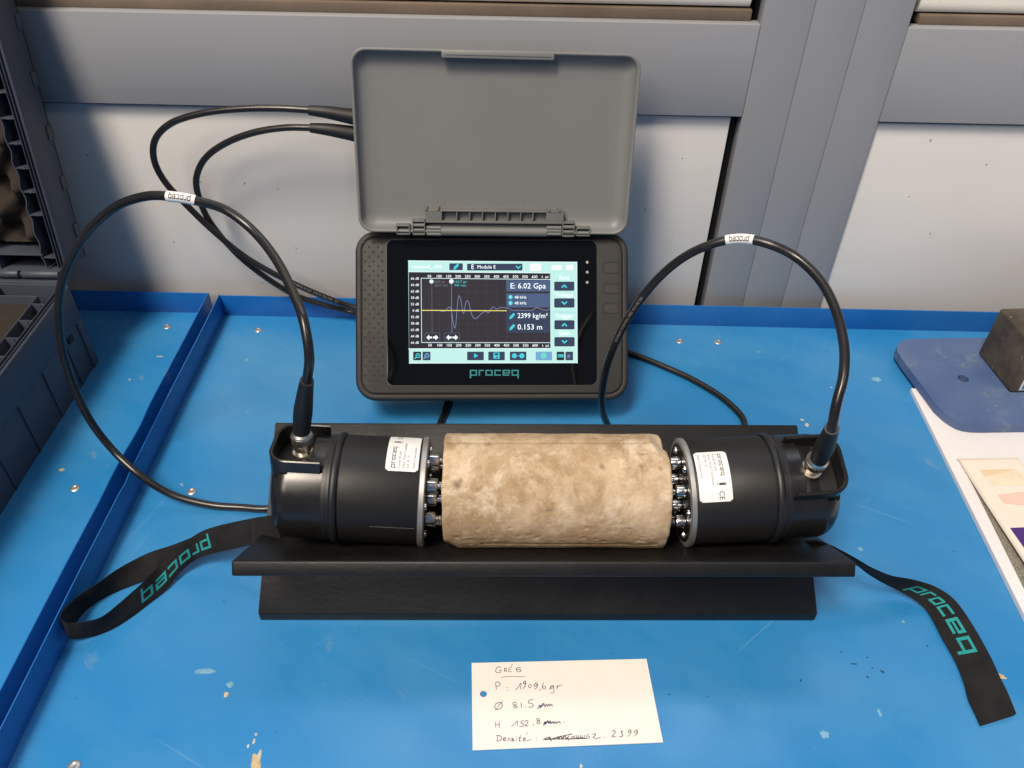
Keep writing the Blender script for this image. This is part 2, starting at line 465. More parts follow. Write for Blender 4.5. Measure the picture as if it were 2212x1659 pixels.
# wall behind: rails, panels, post strips, seals
wall = thing("wall", None, None, (0, 73, -1)); wall["kind"] = "structure"
obj("backing", MB().box(-70, 80, 76.5, 79, -1, 75), DARK_BENCH, wall)
def slab(name, x0, x1, y0, y1, z0, z1, mat, bev=0.06):
    o = obj(name, MB().box(x0, x1, y0, y1, z0, z1, bev), mat, wall); return o
slab("rail", -70, 20.27, 73.0, 74.3, 23.05, 31.12, RAIL)
slab("rail", 32.86, 80, 73.0, 74.3, 22.85, 31.12, RAIL)
slab("panel", -70, 19.48, 73.7, 74.7, -1, 22.72, WHITE, 0.1)
slab("panel", 33.05, 80, 73.6, 74.6, -1, 22.5, WHITE, 0.1)
for a, b_ in ((20.31, 24.46), (24.50, 28.62), (28.66, 32.80)):
    slab("post_strip", a, b_, 73.0, 74.6, -1, 75, RAIL, 0.03)
slab("seal", -70, 19.6, 73.9, 75.6, 31.1, 32.05, BROWN, 0.12)
slab("seal", 33.9, 80, 73.9, 75.6, 31.1, 31.95, BROWN, 0.12)
def cream_bar(x0, x1, z0):
    mb = MB(); pr = [(74.0, 75), (74.0, z0 + 0.9), (74.08, z0 + 0.35), (74.3, z0 + 0.08), (74.7, z0), (76.4, z0), (76.4, 75)]
    mb.prism(pr, lambda u, v, d: (d, u, v), x0, x1); return mb
obj("sill", cream_bar(-70, 19.35, 32.15), CREAM, wall)
obj("sill", cream_bar(33.6, 80, 32.02), CREAM, wall)
slab("gap_seal", 19.5, 20.28, 74.75, 75.6, -1, 23.1, BLACK_GAP, 0)

# ============================================================ TRAYS
def tray(name, label, x0, x1, y0, y1, sides, base):
    t = thing(name, label, "metal tray", ((x0 + x1) / 2, (y0 + y1) / 2, -0.15), group="blue sheet metal trays side by side")
    obj("tray_floor", MB().box(x0, x1, y0, y1, -0.15, 0), BLUE, t, smooth=0)
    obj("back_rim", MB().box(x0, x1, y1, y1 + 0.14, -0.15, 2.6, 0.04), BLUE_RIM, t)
    if 'L' in sides:
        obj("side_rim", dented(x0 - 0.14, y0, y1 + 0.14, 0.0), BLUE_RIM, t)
    if 'R' in sides:
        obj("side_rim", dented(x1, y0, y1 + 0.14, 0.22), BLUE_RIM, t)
    return t
def dented(x, y0, y1, dent):
    mb = MB(); n = 90; vs = []
    for i in range(n + 1):
        y = y0 + (y1 - y0) * i / n
        d = dent * (math.exp(-((y - 52) / 1.6) ** 2) - 0.6 * math.exp(-((y - 46) / 2.0) ** 2)) + 0.04 * math.sin(y * 0.31)
        dz = -0.12 * math.exp(-((y - 45) / 0.6) ** 2) if dent == 0 else -0.1 * math.exp(-((y - 50) / 1.5) ** 2)
        for (xx, z) in ((x, -0.15), (x + 0.14, -0.15), (x + 0.14 + d * 0.6, 2.56 + dz), (x + 0.11 + d * 0.6, 2.62 + dz), (x + 0.03 + d * 0.6, 2.62 + dz), (x + d * 0.6, 2.56 + dz)):
            vs.append((xx, y, z))
    fs = []
    for i in range(n):
        for k in range(6): fs.append((i * 6 + k, i * 6 + (k + 1) % 6, (i + 1) * 6 + (k + 1) % 6, (i + 1) * 6 + k))
    fs += [tuple(range(6)), tuple(n * 6 + k for k in range(6))]
    return mb.add(vs, fs)
trR = tray("blue_metal_tray", "wide blue metal tray on which the black cradle and the white card stand", -31.9, 100, -12, 71.95, 'L', 0)
trL = tray("blue_metal_tray", "narrow strip of blue metal tray on the left, under the open grey case", -100, -33.32, -12, 72.3, 'R', 0)

rv = MB().lathe([(-0.02, 0.40), (0.03, 0.40), (0.09, 0.33), (0.11, 0.22), (0.07, 0.16), (0.055, 0.0001)], 20, Matrix(((0, 0, 1), (0, 1, 0), (1, 0, 0))))
RIVM = plain("zinc_rivet", (0.50, 0.48, 0.45), 0.42, 0.8, 0.2, 200)
rivet0 = None
for px, py, t in [(558, 713, trR), (414, 1062, trR), (160, 1655, trR), (1468, 737, trR), (1551, 739, trR), (361, 706, trL), (162, 1055, trL)]:
    p = at(px, py, 0)
    if rivet0 is None:
        rivet0 = obj("rivet", rv, RIVM, t, local=True); o = rivet0
    else:
        o = rivet0.copy(); COL.objects.link(o); o.parent = t
    o.location = p * CM - t.location
    o.rotation_euler = (0, 0, random.random() * 3)

# paint chips and dried splashes on the tray, each with its own outline
CHIPC = {'p': plain("pale_splash", (0.15, 0.34, 0.48), 0.6, var=0.3, vscale=150), 'c': plain("bare_primer_chip", (0.48, 0.46, 0.38), 0.6, var=0.25, vscale=200),
         'o': plain("ochre_chip", (0.50, 0.38, 0.20), 0.6, var=0.3, vscale=200), 'd': plain("dark_speck", (0.008, 0.03, 0.10), 0.6)}
def chip(px, py, rx, ry, kind, t, seed, ang=0.0):
    c = at(px, py, 0); k = (c - CAMP).length / F; n = 22; vs = [Vector((c.x, c.y, 0.012))]
    for i in range(n):
        a = 6.2832 * i / n; rr = 1 + 0.5 * noise.noise(Vector((math.cos(a) * 1.6, math.sin(a) * 1.6, seed * 3.7)))
        u, v = rx * rr * math.cos(a), ry * rr * math.sin(a) * 1.25
        vs.append(Vector((c.x + k * (u * math.cos(ang) - v * math.sin(ang)), c.y + k * (u * math.sin(ang) + v * math.cos(ang)), 0.003)))
    obj("paint_chip" if kind != 'd' else "dark_speck", MB().add(vs, [(0, 1 + i, 1 + (i + 1) % n) for i in range(n)]), CHIPC[kind], t)
for i, q in enumerate([(440, 1450, 20, 5, 'p', trR), (497, 1478, 6, 6, 'p', trR, 0.8), (488, 1500, 4, 5, 'o', trR), (553, 1648, 8, 12, 'o', trR, 0.4), (560, 1632, 4, 7, 'c', trR), (548, 1602, 2.5, 4, 'c', trR),
                       (536, 1612, 2, 3, 'c', trR), (553, 1586, 2, 3, 'c', trR), (1893, 820, 9, 5, 'p', trR), (1733, 907, 4, 2.5, 'c', trR, -0.7), (1743, 918, 4, 4, 'c', trR), 
                       (1859, 1186, 5, 4, 'p', trR), (1951, 1343, 3, 2.5, 'p', trR), (2160, 1461, 10, 4, 'o', trR, -0.3), (1782, 1587, 9, 7, 'p', trR), (1900, 1540, 3, 6, 'p', trR), (1768, 1180, 3, 3, 'c', trR),
                        (1255, 1655, 3, 3, 'c', trR),  (533, 778, 5, 3, 'p', trR), (345, 770, 6, 1.6, 'o', trL), (80, 1370, 9, 7, 'p', trL, 0.5), (133, 1015, 5, 3, 'o', trL),
                       (280, 820, 2, 2, 'c', trL),  (1640, 760, 5, 2, 'p', trR), (1500, 958, 10, 3, 'p', trR),  
                       (1845, 1434, 6, 1.2, 'd', trR), (1884, 1443, 2, 1, 'd', trR), (1906, 1451, 4, 1.6, 'd', trR, -0.6), (1874, 1462, 3, 1.5, 'd', trR, -0.6), (1817, 1408, 1.5, 1.5, 'd', trR), (1874, 1420, 2, 1.2, 'd', trR), (2003, 1395, 1.6, 1.6, 'd', trR), (1730, 1470, 1.8, 1.8, 'd', trR), (2635 * 0.5486, 1500, 1.6, 1.6, 'd', trR)]):
    chip(*q[:6], i + 1, *(q[6:]))

# ============================================================ CRADLE (two boards crossing)
A_TH = 1.05
rot = 0.02547
cr = thing("cradle", "black painted cradle of two crossed boards with the stone core lying in its V", "cradle",
           mat=Matrix.Translation(Vector((2.25, 34.6, 0)) * CM) @ Matrix.Rotation(rot, 4, 'Z'))
def board(p0, p1, l0, l1, bev=0.16):
    """p0,p1 = (y,z) of the board's centre line ends; l = (xmin,xmax) at each end"""
    mb = MB(); p0 = Vector((0, *p0)); p1 = Vector((0, *p1))
    d = (p1 - p0).normalized(); n = Vector((0, -d.z, d.y)) * A_TH / 2
    bm = bmesh.new(); vs = []
    for p, l in ((p0, l0), (p1, l1)):
        for s in (-1, 1):
            for x in l: vs.append(bm.verts.new(p + n * s + Vector((x, 0, 0))))
    for f in ((0, 1, 3, 2), (4, 6, 7, 5), (0, 4, 5, 1), (2, 3, 7, 6), (0, 2, 6, 4), (1, 5, 7, 3)): bm.faces.new([vs[i] for i in f])
    bmesh.ops.recalc_face_normals(bm, faces=list(bm.faces))
    bmesh.ops.bevel(bm, geom=list(bm.edges), offset=bev, segments=3, profile=0.5, affect='EDGES')
    return mb.bm(bm)
# y relative to 34.6
def board_a():
    pr = [(0.06, 0.0), (0.0, 0.06), (0.0, 0.80), (0.05, 0.91), (10.98, 9.61), (11.12, 9.64), (11.66, 8.96), (11.64, 8.79), (0.589, 0.0)]
    xs = [(-20.75, 20.6) if y < 3 else (-20.3, 20.0) for y, z in pr]
    n = len(pr); mid = Vector((4, 3.6)); vs = []
    for k, ins in ((0, 0.08), (0, 0.0), (1, 0.0), (1, 0.08)):
        for (y, z), l in zip(pr, xs):
            e = 0.08 if (ins == 0.0) else 0.0
            v = Vector((y, z)); d = (mid - v).normalized() * (0.0 if ins == 0.0 else 0.06)
            vs.append(Vector((l[k] + (0.07 if k == 0 else -0.07) * (1 if ins == 0.0 else 0), y + d.x, max(0, z + d.y))))
    fs = [tuple(range(n))[::-1], tuple(range(3 * n, 4 * n))]
    for r in range(3):
        for k in range(n): fs.append((r * n + k, r * n + (k + 1) % n, (r + 1) * n + (k + 1) % n, (r + 1) * n + k))
    return MB().add(vs, fs)
obj("board", board_a(), CRADLE, cr, local=True)
Bc = [(-1.77, 8.69), (9.63 - 0.35, 0.48)]
# the second board is notched where the first crosses it: two halves butt against the first
cy_, cz_ = 5.05, 4.16
def seg(a, b, t): return (a[0] + (b[0] - a[0]) * t, a[1] + (b[1] - a[1]) * t)
obj("board", board(Bc[0], seg(Bc[0], Bc[1], 0.54), (-20.65, 20.65), (-20.65, 20.65)), CRADLE, cr, local=True)
obj("board", board(seg(Bc[0], Bc[1], 0.60), Bc[1], (-20.65, 20.65), (-20.65, 20.65)), CRADLE, cr, local=True)

# ============================================================ STONE CORE
AX = Vector((0, 39.05, 9.62))      # axis of the core at x = 0 (cm)
def axis_pt(x): return Vector((x, AX.y + (x - 2.9) * math.sin(rot), AX.z))
SX = 2.9
stone_m = Matrix.Translation(axis_pt(SX) * CM) @ Matrix.Rotation(rot, 4, 'Z')
def stone():
    mb = MB(); n, m = 150, 360; R0 = 4.07; L2 = 7.64
    prof = []
    for i in range(n + 1):
        prof.append(-L2 + 2 * L2 * i / n)
    vs = []; shade_and_dirt = []
    for i, x in enumerate(prof):
        e = L2 - abs(x)
        rr0 = R0 - 0.09 * max(0, 1 - e / 0.12) ** 2
        for k in range(m):
            q = 2 * math.pi * k / m                       # q: 0 = +z, towards -y (viewer)
            dy, dz = -math.sin(q), math.cos(q)
            p = Vector((x, dy * R0, dz * R0))
            r = rr0 + 0.045 * noise.noise(p * 0.5) + 0.02 * noise.noise(p * 1.7 + Vector((3, 1, 7))) + 0.007 * noise.noise(p * 5)
            r += -0.05 * max(0, noise.noise(p * 2.6 + Vector((11, 4, 2))) - 0.35) * 3
            qd = math.degrees(q)
            # saw marks: a step near the top rear and one near the lower front
            s1 = -11 + 2.2 * noise.noise(Vector((x * 0.35, 2, 0))) - 1.0 * (x / 7) ** 3
            qq = qd if qd < 180 else qd - 360
            r -= 0.13 * math.exp(-((qq - s1) / 2.0) ** 2) + 0.12 / (1 + math.exp(min(50, max(-50, (qq - s1) / 0.6))))
            s2 = 109 + 1.5 * noise.noise(Vector((x * 0.4, 9, 0)))
            r -= 0.14 * math.exp(-((qq - s2) / 2.0) ** 2) * (1 if abs(x - 1) < 6 else 0)
            # broken corners
            c1 = max(0, 1 - math.hypot((x - L2) / 1.1, (qq + 20) / 34)); r -= 0.9 * c1
            c2 = max(0, 1 - math.hypot((x + L2) / 1.0, (qq - 128) / 30)); r -= 0.55 * c2
            dd = 1.0 * math.exp(-((qq - s1) / 2.4) ** 2) * (0.7 + 0.5 * noise.noise(Vector((x * 1.3, 4, 4)))) + 0.9 * math.exp(-((qq - s2) / 2.4) ** 2) * (1 if abs(x - 1) < 6 else 0)  # shade of the two saw grooves, painted into the colour
            for cx_, cq_, sx_, sq_, k_ in ((-7.2, 70, 0.5, 14, 0.25), (-3, 88, 1.6, 3, 0.25), (2.2, 64, 0.5, 3, 0.3), (6.5, 50, 0.3, 9, 0.3), (-6.65, 39, 0.28, 4, 1.0), (-6.4, 35, 0.1, 2, 0.8), (3.0, 20, 0.2, 3, 0.9), (5.6, 19, 0.18, 2.5, 0.7), (6.9, 22, 0.12, 2.5, 0.8), (-6.6, 92, 0.6, 1.0, 0.9), (-5.6, 97, 0.7, 1.0, 0.9), (-6.0, 101, 0.5, 1.0, 0.7), (5.9, 6, 0.6, 1.2, 0.6), (-4.6, -6, 0.25, 2.0, 0.7), (0.8, 52, 0.35, 5, 0.35), (5.0, 82, 1.2, 1.2, 0.5)):  # the stone's own spots and cracks
                dd += k_ * math.exp(-((x - cx_) / sx_) ** 2 - ((qq - cq_ - 3 * noise.noise(Vector((x * 2, cq_, 0)))) / sq_) ** 2)
            shade_and_dirt.append(min(1, max(0, dd)))
            xe = x + 0.05 * noise.noise(p * 0.9 + Vector((5, 5, 5))) if abs(x) > L2 - 0.6 else x
            vs.append(Vector((xe, dy * r, dz * r)))
    fs = []
    for i in range(n):
        for k in range(m): fs.append((i * m + k, i * m + (k + 1) % m, (i + 1) * m + (k + 1) % m, (i + 1) * m + k))
    c0 = len(vs); vs.append(Vector((-L2, 0, 0))); c1 = len(vs); vs.append(Vector((L2, 0, 0)))
    for k in range(m):
        fs.append((c0, (k + 1) % m, k)); fs.append((c1, n * m + k, n * m + (k + 1) % m))
    return mb.add(vs, fs), shade_and_dirt + [0, 0]
sm_, shade_and_dirt_ = stone()
st = obj("stone_core", sm_, STONE, local=True, smooth=50)
at_ = st.data.attributes.new('shade_and_dirt', 'FLOAT', 'POINT'); at_.data.foreach_set('value', shade_and_dirt_[:len(st.data.vertices)])
st.matrix_basis = stone_m
setp(st, "beige sandstone core cylinder held between the two black probes in the cradle", "stone core")

# ============================================================ PROBES (ultrasonic transducers)
def cyl(x, r, a):       # a: angle from +z towards +y, degrees
    q = math.radians(a); return Vector((x, r * math.sin(q), r * math.cos(q)))

def make_probe():
    t = thing("probe", None, "probe")
    L = dict(parent=t, local=True)
    obj("faceplate", MB().lathe([(0, 3.6), (0, 3.75), (-0.07, 3.86), (-0.36, 3.86), (-0.42, 3.8), (-0.42, 2)], 72), ALU, **L)
    obj("face", MB().lathe([(0.012, 0.001), (0.012, 3.5), (-0.1, 3.55)], 64), plain("black_face", (0.008, 0.008, 0.008), 0.4), **L)
    # housing
    obj("housing", MB().lathe([(-0.42, 3.6), (-0.43, 3.70), (-0.5, 3.74), (-5.75, 3.74), (-5.8, 3.66), (-5.95, 3.66)], 96), HOUSING, **L)
    seam = MB()
    for s in range(16):
        a0 = 128; 
    for k in range(12):
        x0 = -0.6 - 3.0 * k / 12; x1 = -0.6 - 3.0 * (k + 1) / 12
        seam.add([cyl(x0, 3.75, -92.0), cyl(x1, 3.75, -92.0), cyl(x1, 3.75, -91.2), cyl(x0, 3.75, -91.2)], [(0, 1, 2, 3)])
    obj("scratch", seam, plain("scratch_grey", (0.12, 0.12, 0.12), 0.5), **L)
    obj("collar_ring", MB().lathe([(-5.85, 3.6), (-5.86, 3.80), (-5.95, 3.88), (-6.10, 3.91), (-6.25, 3.88), (-6.34, 3.80), (-6.37, 3.72), (-6.55, 3.70), (-6.56, 3.72), (-6.72, 3.72), (-6.85, 3.70), (-6.86, 3.6)], 96), RUBBER, **L)
    # cap with rounded end, cut away on top where the connector bay sits
    pr = [(-6.8, 3.66)]
    for k in range(0, 13):
        a = math.radians(90 * k / 12); pr.append((-9.15 - 1.25 * math.sin(a), 2.41 + 1.25 * math.cos(a)))
    pr.append((-10.45, 1.2))
    mb = MB(); n = 120; vs = []; fs = []
    for x, r in [(-6.8, 3.4)] + pr:
        for k in range(n):
            q = 2 * math.pi * k / n
            v = Vector((x, r * math.sin(q), r * math.cos(q)))
            if -10.6 < x < -7.2 and abs(v.y) < 2.15 and v.z > 2.3: v.z = min(v.z, 2.3)
            vs.append(v)
    # extra rings so the flat of the bay has clean ends
    m_ = len(pr) + 1
    for i in range(m_ - 1):
        for k in range(n): fs.append((i * n + k, i * n + (k + 1) % n, (i + 1) * n + (k + 1) % n, (i + 1) * n + k))
    fs.append(tuple((m_ - 1) * n + k for k in range(n)))
    obj("cap", mb.add(vs, fs), CAP, **L)
    # bay wall: a U open towards the collar
    def ubend(w, xe, r, xs):
        pts = [(xs, w)]
        for k in range(9):
            a = math.radians(90 * k / 8); pts.append((xe + r - r * math.sin(a), w - r + r * math.cos(a)))
        for k in range(9):
            a = math.radians(90 * k / 8); pts.append((xe + r - r * math.cos(a), -w + r - r * math.sin(a)))
        pts.append((xs, -w)); return pts
    o_ = ubend(2.2, -10.55, 1.3, -7.0); i_ = ubend(1.95, -10.28, 1.06, -7.0)
    mb = MB(); vs = []
    for (a, b), (c, d) in zip(o_, i_):
        zb = 1.2
        mx, my = (a + c) / 2, (b + d) / 2
        vs += [(a, b, zb), (a, b, 3.78), (a * 0.7 + c * 0.3, b * 0.7 + d * 0.3, 3.84), (a * 0.3 + c * 0.7, b * 0.3 + d * 0.7, 3.84), (c, d, 3.78), (c, d, 2.2)]
    fs = []
    for i in range(len(o_) - 1):
        for k in range(5): fs.append((i * 6 + k, i * 6 + k + 1, (i + 1) * 6 + k + 1, (i + 1) * 6 + k))
    fs += [tuple(range(6)), tuple((len(o_) - 1) * 6 + k for k in range(6))]
    obj("bay_wall", mb.add(vs, fs), CAP, **L)
    # curved bridge next to the collar
    mb = MB(); vs = []; n = 24
    for k in range(n + 1):
        a = -33 + 66 * k / n
        for x, r in ((-6.7, 3.5), (-6.7, 3.70), (-7.75, 3.70), (-7.8, 3.62), (-7.8, 2.6)):
            p = cyl(x, r, a); 
            if r == 2.6: p.z = 2.35
            vs.append(p)
    fs = []
    for i in range(n):
        for k in range(4): fs.append((i * 5 + k, i * 5 + k + 1, (i + 1) * 5 + k + 1, (i + 1) * 5 + k))
    obj("bridge", mb.add(vs, fs), CAP, **L)
    obj("bay_floor", MB().box(-10.2, -7.7, -1.97, 1.97, 2.2, 2.34, 0), HOUSING, **L)
    obj("bay_ledge", MB().box(-8.3, -7.75, -1.6, 1.95, 2.34, 2.9, 0.05), HOUSING, **L)
    # bnc connector, axis = z
    ZX = Matrix(((0, 0, 1), (0, 1, 0), (1, 0, 0)))
    def zl(prof, cx=-8.55, cy=0.0, n=32):
        return MB().lathe(prof, n, Matrix.Translation((cx, cy, 0)) @ ZX.to_4x4())
    c = obj("connector", zl([(2.3, 0.62), (2.55, 0.62), (2.56, 0.47), (2.75, 0.47), (2.76, 0.70), (2.9, 0.74), (3.02, 0.70), (3.03, 0.5), (3.3, 0.5)]), NICKEL, **L)
    obj("connector_collar", zl([(3.3, 0.5), (3.31, 0.60), (3.7, 0.62), (3.78, 0.66), (3.86, 0.71), (4.45, 0.71), (4.55, 0.67), (4.62, 0.60), (4.8, 0.55), (4.95, 0.5)]), NICKEL, parent=c, local=True)
    kn = MB()
    for k in range(28):
        q = 2 * math.pi * k / 28
        M2 = Matrix.Translation((-8.55, 0, 0)) @ Matrix.Rotation(q, 4, 'Z')
        kn.box(0.695, 0.735, -0.035, 0.035, 3.9, 4.4, 0, M2)
    obj("knurling", kn, NICKEL, parent=c, local=True, smooth=0)
    # contact pins
    pins = [(2.35, 20 + 60 * k) for k in range(6)] + [(0.95, 95), (0.95, 275)]
    proto = None
    for r, a in pins:
        q = math.radians(a); y, z = r * math.sin(q), r * math.cos(q)
        if proto is None:
            proto = obj("contact_pin", MB().lathe([(0, 0.30), (0.06, 0.44), (0.62, 0.46), (0.70, 0.43), (0.74, 0.30), (0.78, 0.19), (0.92, 0.19), (0.98, 0.24), (1.06, 0.24), (1.14, 0.16), (1.17, 0.05)], 24), CHROME, **L)
            o = proto
        else:
            o = proto.copy(); COL.objects.link(o); o.parent = t
        o.location = Vector((0.01, y, z)) * CM
    sp = None
    for k in range(6):
        q = math.radians(50 + 60 * k); y, z = 3.0 * math.sin(q), 3.0 * math.cos(q)
        if sp is None:
            sp = obj("face_screw", MB().lathe([(0, 0.30), (0.10, 0.28), (0.13, 0.18), (0.05, 0.14), (0.04, 0.001)], 16), CHROME, **L); o = sp
        else:
            o = sp.copy(); COL.objects.link(o); o.parent = t
        o.location = Vector((0.01, y, z)) * CM
    return t

def add_label(t, a0, a1, x0, x1, qrside):
    """sticker on the housing; angles from +z towards +y. text runs along the circumference, tops away from the stone"""
    R = 3.757
    def S(u, v, h=0.0):     # u 0..1 along circumference, v 0..1 from plate edge to back
        return cyl(x0 + (x1 - x0) * v, R + h, a0 + (a1 - a0) * u)
    mb = MB(); pr = rrect(0, 1, 0, 1, 0.06, 5); 
    n = 24; vs = []; fs = []
    for i in range(n + 1):
        u = i / n
        cut = 0.0
        e = min(u, 1 - u) * abs(a1 - a0) * math.pi / 180 * R
        if e < 0.2: cut = (0.2 - math.sqrt(max(0, 0.04 - (0.2 - e) ** 2))) / abs(x1 - x0)
        for v, h in ((cut, -0.01), (cut, 0.006), (1 - cut, 0.006), (1 - cut, -0.01)): vs.append(S(u, v, h))
    for i in range(n):
        for k in range(3): fs.append((i * 4 + k, i * 4 + k + 1, (i + 1) * 4 + k + 1, (i + 1) * 4 + k))
    lab = obj("sticker", mb.add(vs, fs), LABELW, parent=t, local=True)
    pm = MB(); arc = abs(a1 - a0) * math.pi / 180 * R; wd2 = abs(x1 - x0)
    lw = 0.46 * arc
    logo(pm, lambda u, v: S(0.06 + u * 0.46, 0.72 + v * (lw / 7.6) / wd2, 0.012))
    def put(s, u0, v0, size):
        vs, fs = text2d(s, size)
        pm.add([S(u0 + x / arc, v0 + y / wd2, 0.012) for x, y in vs], fs)
    put("Pundit 40 kHz", 0.06, 0.55, 0.24)
    put("Shear Wave Transducer", 0.06, 0.42, 0.24)
    put("325 40 131", 0.06, 0.29, 0.24)
    put("Made in Switzerland", 0.06, 0.10, 0.22)
    put("C", 0.80, 0.60, 0.52); put("E", 0.90, 0.60, 0.52)
    # crossed bin mark
    for r4 in ((0.655, 0.62, 0.70, 0.80), (0.645, 0.81, 0.71, 0.835), (0.66, 0.56, 0.695, 0.585)):
        a, b, c, d = r4; pm.add([S(a, b, 0.012), S(c, b, 0.012), S(c, d, 0.012), S(a, d, 0.012)], [(0, 1, 2, 3)])
    obj("printing", pm, INK, parent=lab, local=True, smooth=0)
    return lab

probeL = make_probe()
def copy_tree(o, parent=None):
    c = o.copy(); COL.objects.link(c); c.parent = parent
    for ch in [x for x in list(COL.objects) if x.parent is o]: copy_tree(ch, c)
    return c
probeR = copy_tree(probeL)
gp = "black ultrasonic probes at both ends of the core"
setp(probeL, "black cylindrical probe pressed against the left end of the stone core", "probe", gp)
setp(probeR, "black probe at the right end of the stone core, its white sticker facing us", "probe", gp)
FW = Vector(CAMR.col[1])
def probe_m(xplate, flip, roll, tilt, yaw=0.0):
    base = axis_pt(xplate)
    m = Matrix.Translation(Vector((xplate, base.y, base.z - 0.27)) * CM)
    m = m @ Matrix.Rotation(tilt, 4, FW)          # outer end lifted and pushed back by the strap under it
    m = m @ Matrix.Rotation(yaw, 4, 'Z')
    if flip: m = m @ Matrix.Rotation(math.pi, 4, 'Z')
    return m @ Matrix.Rotation(roll, 4, 'X')
XL = -6.05; XR = 11.95
probeL.matrix_basis = probe_m(XL, False, math.radians(-8), math.radians(4.6), math.radians(4.0))
probeR.matrix_basis = probe_m(XR, True, math.radians(-20), math.radians(-4.6))
add_label(probeL, -30, 31, -0.55, -2.75, 1)
add_label(probeR, -23, 33, -0.58, -2.80, 1)

# ============================================================ CABLES
def P3(l):
    return [at(q[0], q[1], q[2]) if len(q) == 3 else at(q[0], q[1], q[3], 1) for q in l]
def boot_and_cable(probe, pts, name, label, conn_pts, sleeve_px):
    m = pmat(probe)
    up = (m.to_3x3() @ Vector((0, 0, 1))).normalized()
    b0 = (m @ (Vector((-8.55, 0, 4.75)) * CM)) / CM
    return b0, up
def cable(name, label, probe, pts, relief_end, cn):
    b0, up = boot_and_cable(probe, None, None, None, None, None)
    t = thing(name, label, "cable", b0, group="black cables looping from the probes to the instrument")
    re = at(*relief_end)
    mid = b0.lerp(re, 0.5) + up * 0.25
    bp_ = catmull([b0, b0.lerp(mid, 0.5) + up * 0.1, mid, mid.lerp(re, 0.5) + up * 0.05, re], 6)
    k = len(bp_)
    rad = []
    for i in range(k):
        s = i / (k - 1)
        rad.append(0.58 + 0.05 * math.sin(min(1, s * 2.2) * math.pi / 2) - (0.20 * max(0, (s - 0.35) / 0.65)))
    obj("strain_relief", MB().tube(bp_, rad, 24), BOOT, t)
    path = catmull([mid.lerp(re, 0.6), re] + P3(pts) , 14)
    obj("cord", MB().tube(path, 0.305, 16), CABLE, t)
    # plug boot behind the lid
    q = [at(x, y, v, 1) for x, y, v in cn]
    q = catmull(q, 6); k = len(q)
    obj("plug_boot", MB().tube(q, [0.42 + 0.30 * min(1, i / (k * 0.75)) for i in range(k)], 24), BOOT, t)
    return t, path
left_pts = [(668, 768, 22.3), (655, 690, 24.0), (632, 630, 24.4), (596, 560, 24.8), (548, 500, 25.6), (490, 455, 26.6), (430, 435, 27.3), (375, 425, 27.6), (315, 424, 27.3), (250, 447, 26), (190, 500, 23.8), (150, 565, 21.4),
            (128, 640, 18.5), (130, 730, 14.8), (150, 810, 11.4), (190, 900, 7.6), (240, 968, 4.6), (300, 1024, 3.0), (370, 1068, 1.3), (450, 1090, 0.5), (520, 1096, 0.33), (590, 1098, 0.33), (700, 1075, 0.33), (850, 1020, 0.33),
            (930, 955, 0.33), (952, 912, 0.33), (963, 880, 0.33), (966, 850, 0.33), (930, 790, 0.4), (860, 725, 1.2), (765, 678, 72.0, 71.0)[:0] or (800, 694, 2.0)]
tail_left = [(765, 676, 0, 70.9), (705, 660, 0, 71.1), (645, 641, 0, 71.2), (590, 610, 0, 71.2), (530, 565, 0, 71.2), (485, 520, 0, 71.2), (448, 470, 0, 71.0), (428, 420, 0, 70.8), (425, 380, 0, 70.6), (445, 340, 0, 70.4), (490, 308, 0, 70.2), (550, 286, 0, 70.0), (615, 276, 0, 69.8), (675, 276, 0, 69.6)]
cabL, pathL = cable("probe_cable", "black cable arching high over the left case edge with the white sleeve nearest the case",
                    probeL, left_pts + tail_left, (663, 822, 20.0), [(670, 276, 69.6), (710, 280, 69.6), (760, 288, 69.7), (800, 294, 69.8)])
right_pts = [(1808, 868, 20.9), (1822, 810, 22.0), (1823, 745, 22.9), (1806, 672, 23.8), (1772, 606, 24.6), (1720, 556, 25.2), (1660, 527, 25.6), (1596, 516, 25.4), (1530, 530, 24.6), (1465, 564, 23.0), (1405, 620, 20.6), (1352, 695, 17.6),
             (1316, 775, 13.8), (1301, 845, 9.6), (1302, 885, 6.8), (1314, 920, 3.8), (1345, 960, 1.4), (1400, 985, 0.4), (1480, 985, 0.33), (1560, 960, 0.33), (1608, 917, 0.33), (1570, 867, 0.33), (1500, 822, 0.33), (1430, 790, 0.33), (1360, 763, 0.33),
             (1270, 738, 0.33), (1150, 715, 0.4), (1000, 700, 0.8), (870, 690, 1.6)]
tail_right = [(765, 664, 0, 70.6), (705, 643, 0, 70.5), (640, 615, 0, 70.5), (580, 585, 0, 70.4), (520, 548, 0, 70.3), (460, 498, 0, 70.3), (400, 440, 0, 70.3), (356, 392, 0, 70.3), (333, 345, 0, 70.2), (336, 300, 0, 70.1), (372, 265, 0, 70.0), (440, 244, 0, 69.9), (520, 235, 0, 69.8), (600, 234, 0, 69.7), (672, 238, 0, 69.6)]
cabR, pathR = cable("probe_cable", "black cable arching from the right probe in front of the instrument's right edge",
                    probeR, right_pts + tail_right, (1797, 925, 19.3), [(667, 238, 69.6), (710, 243, 69.6), (760, 252, 69.7), (800, 258, 69.8)])

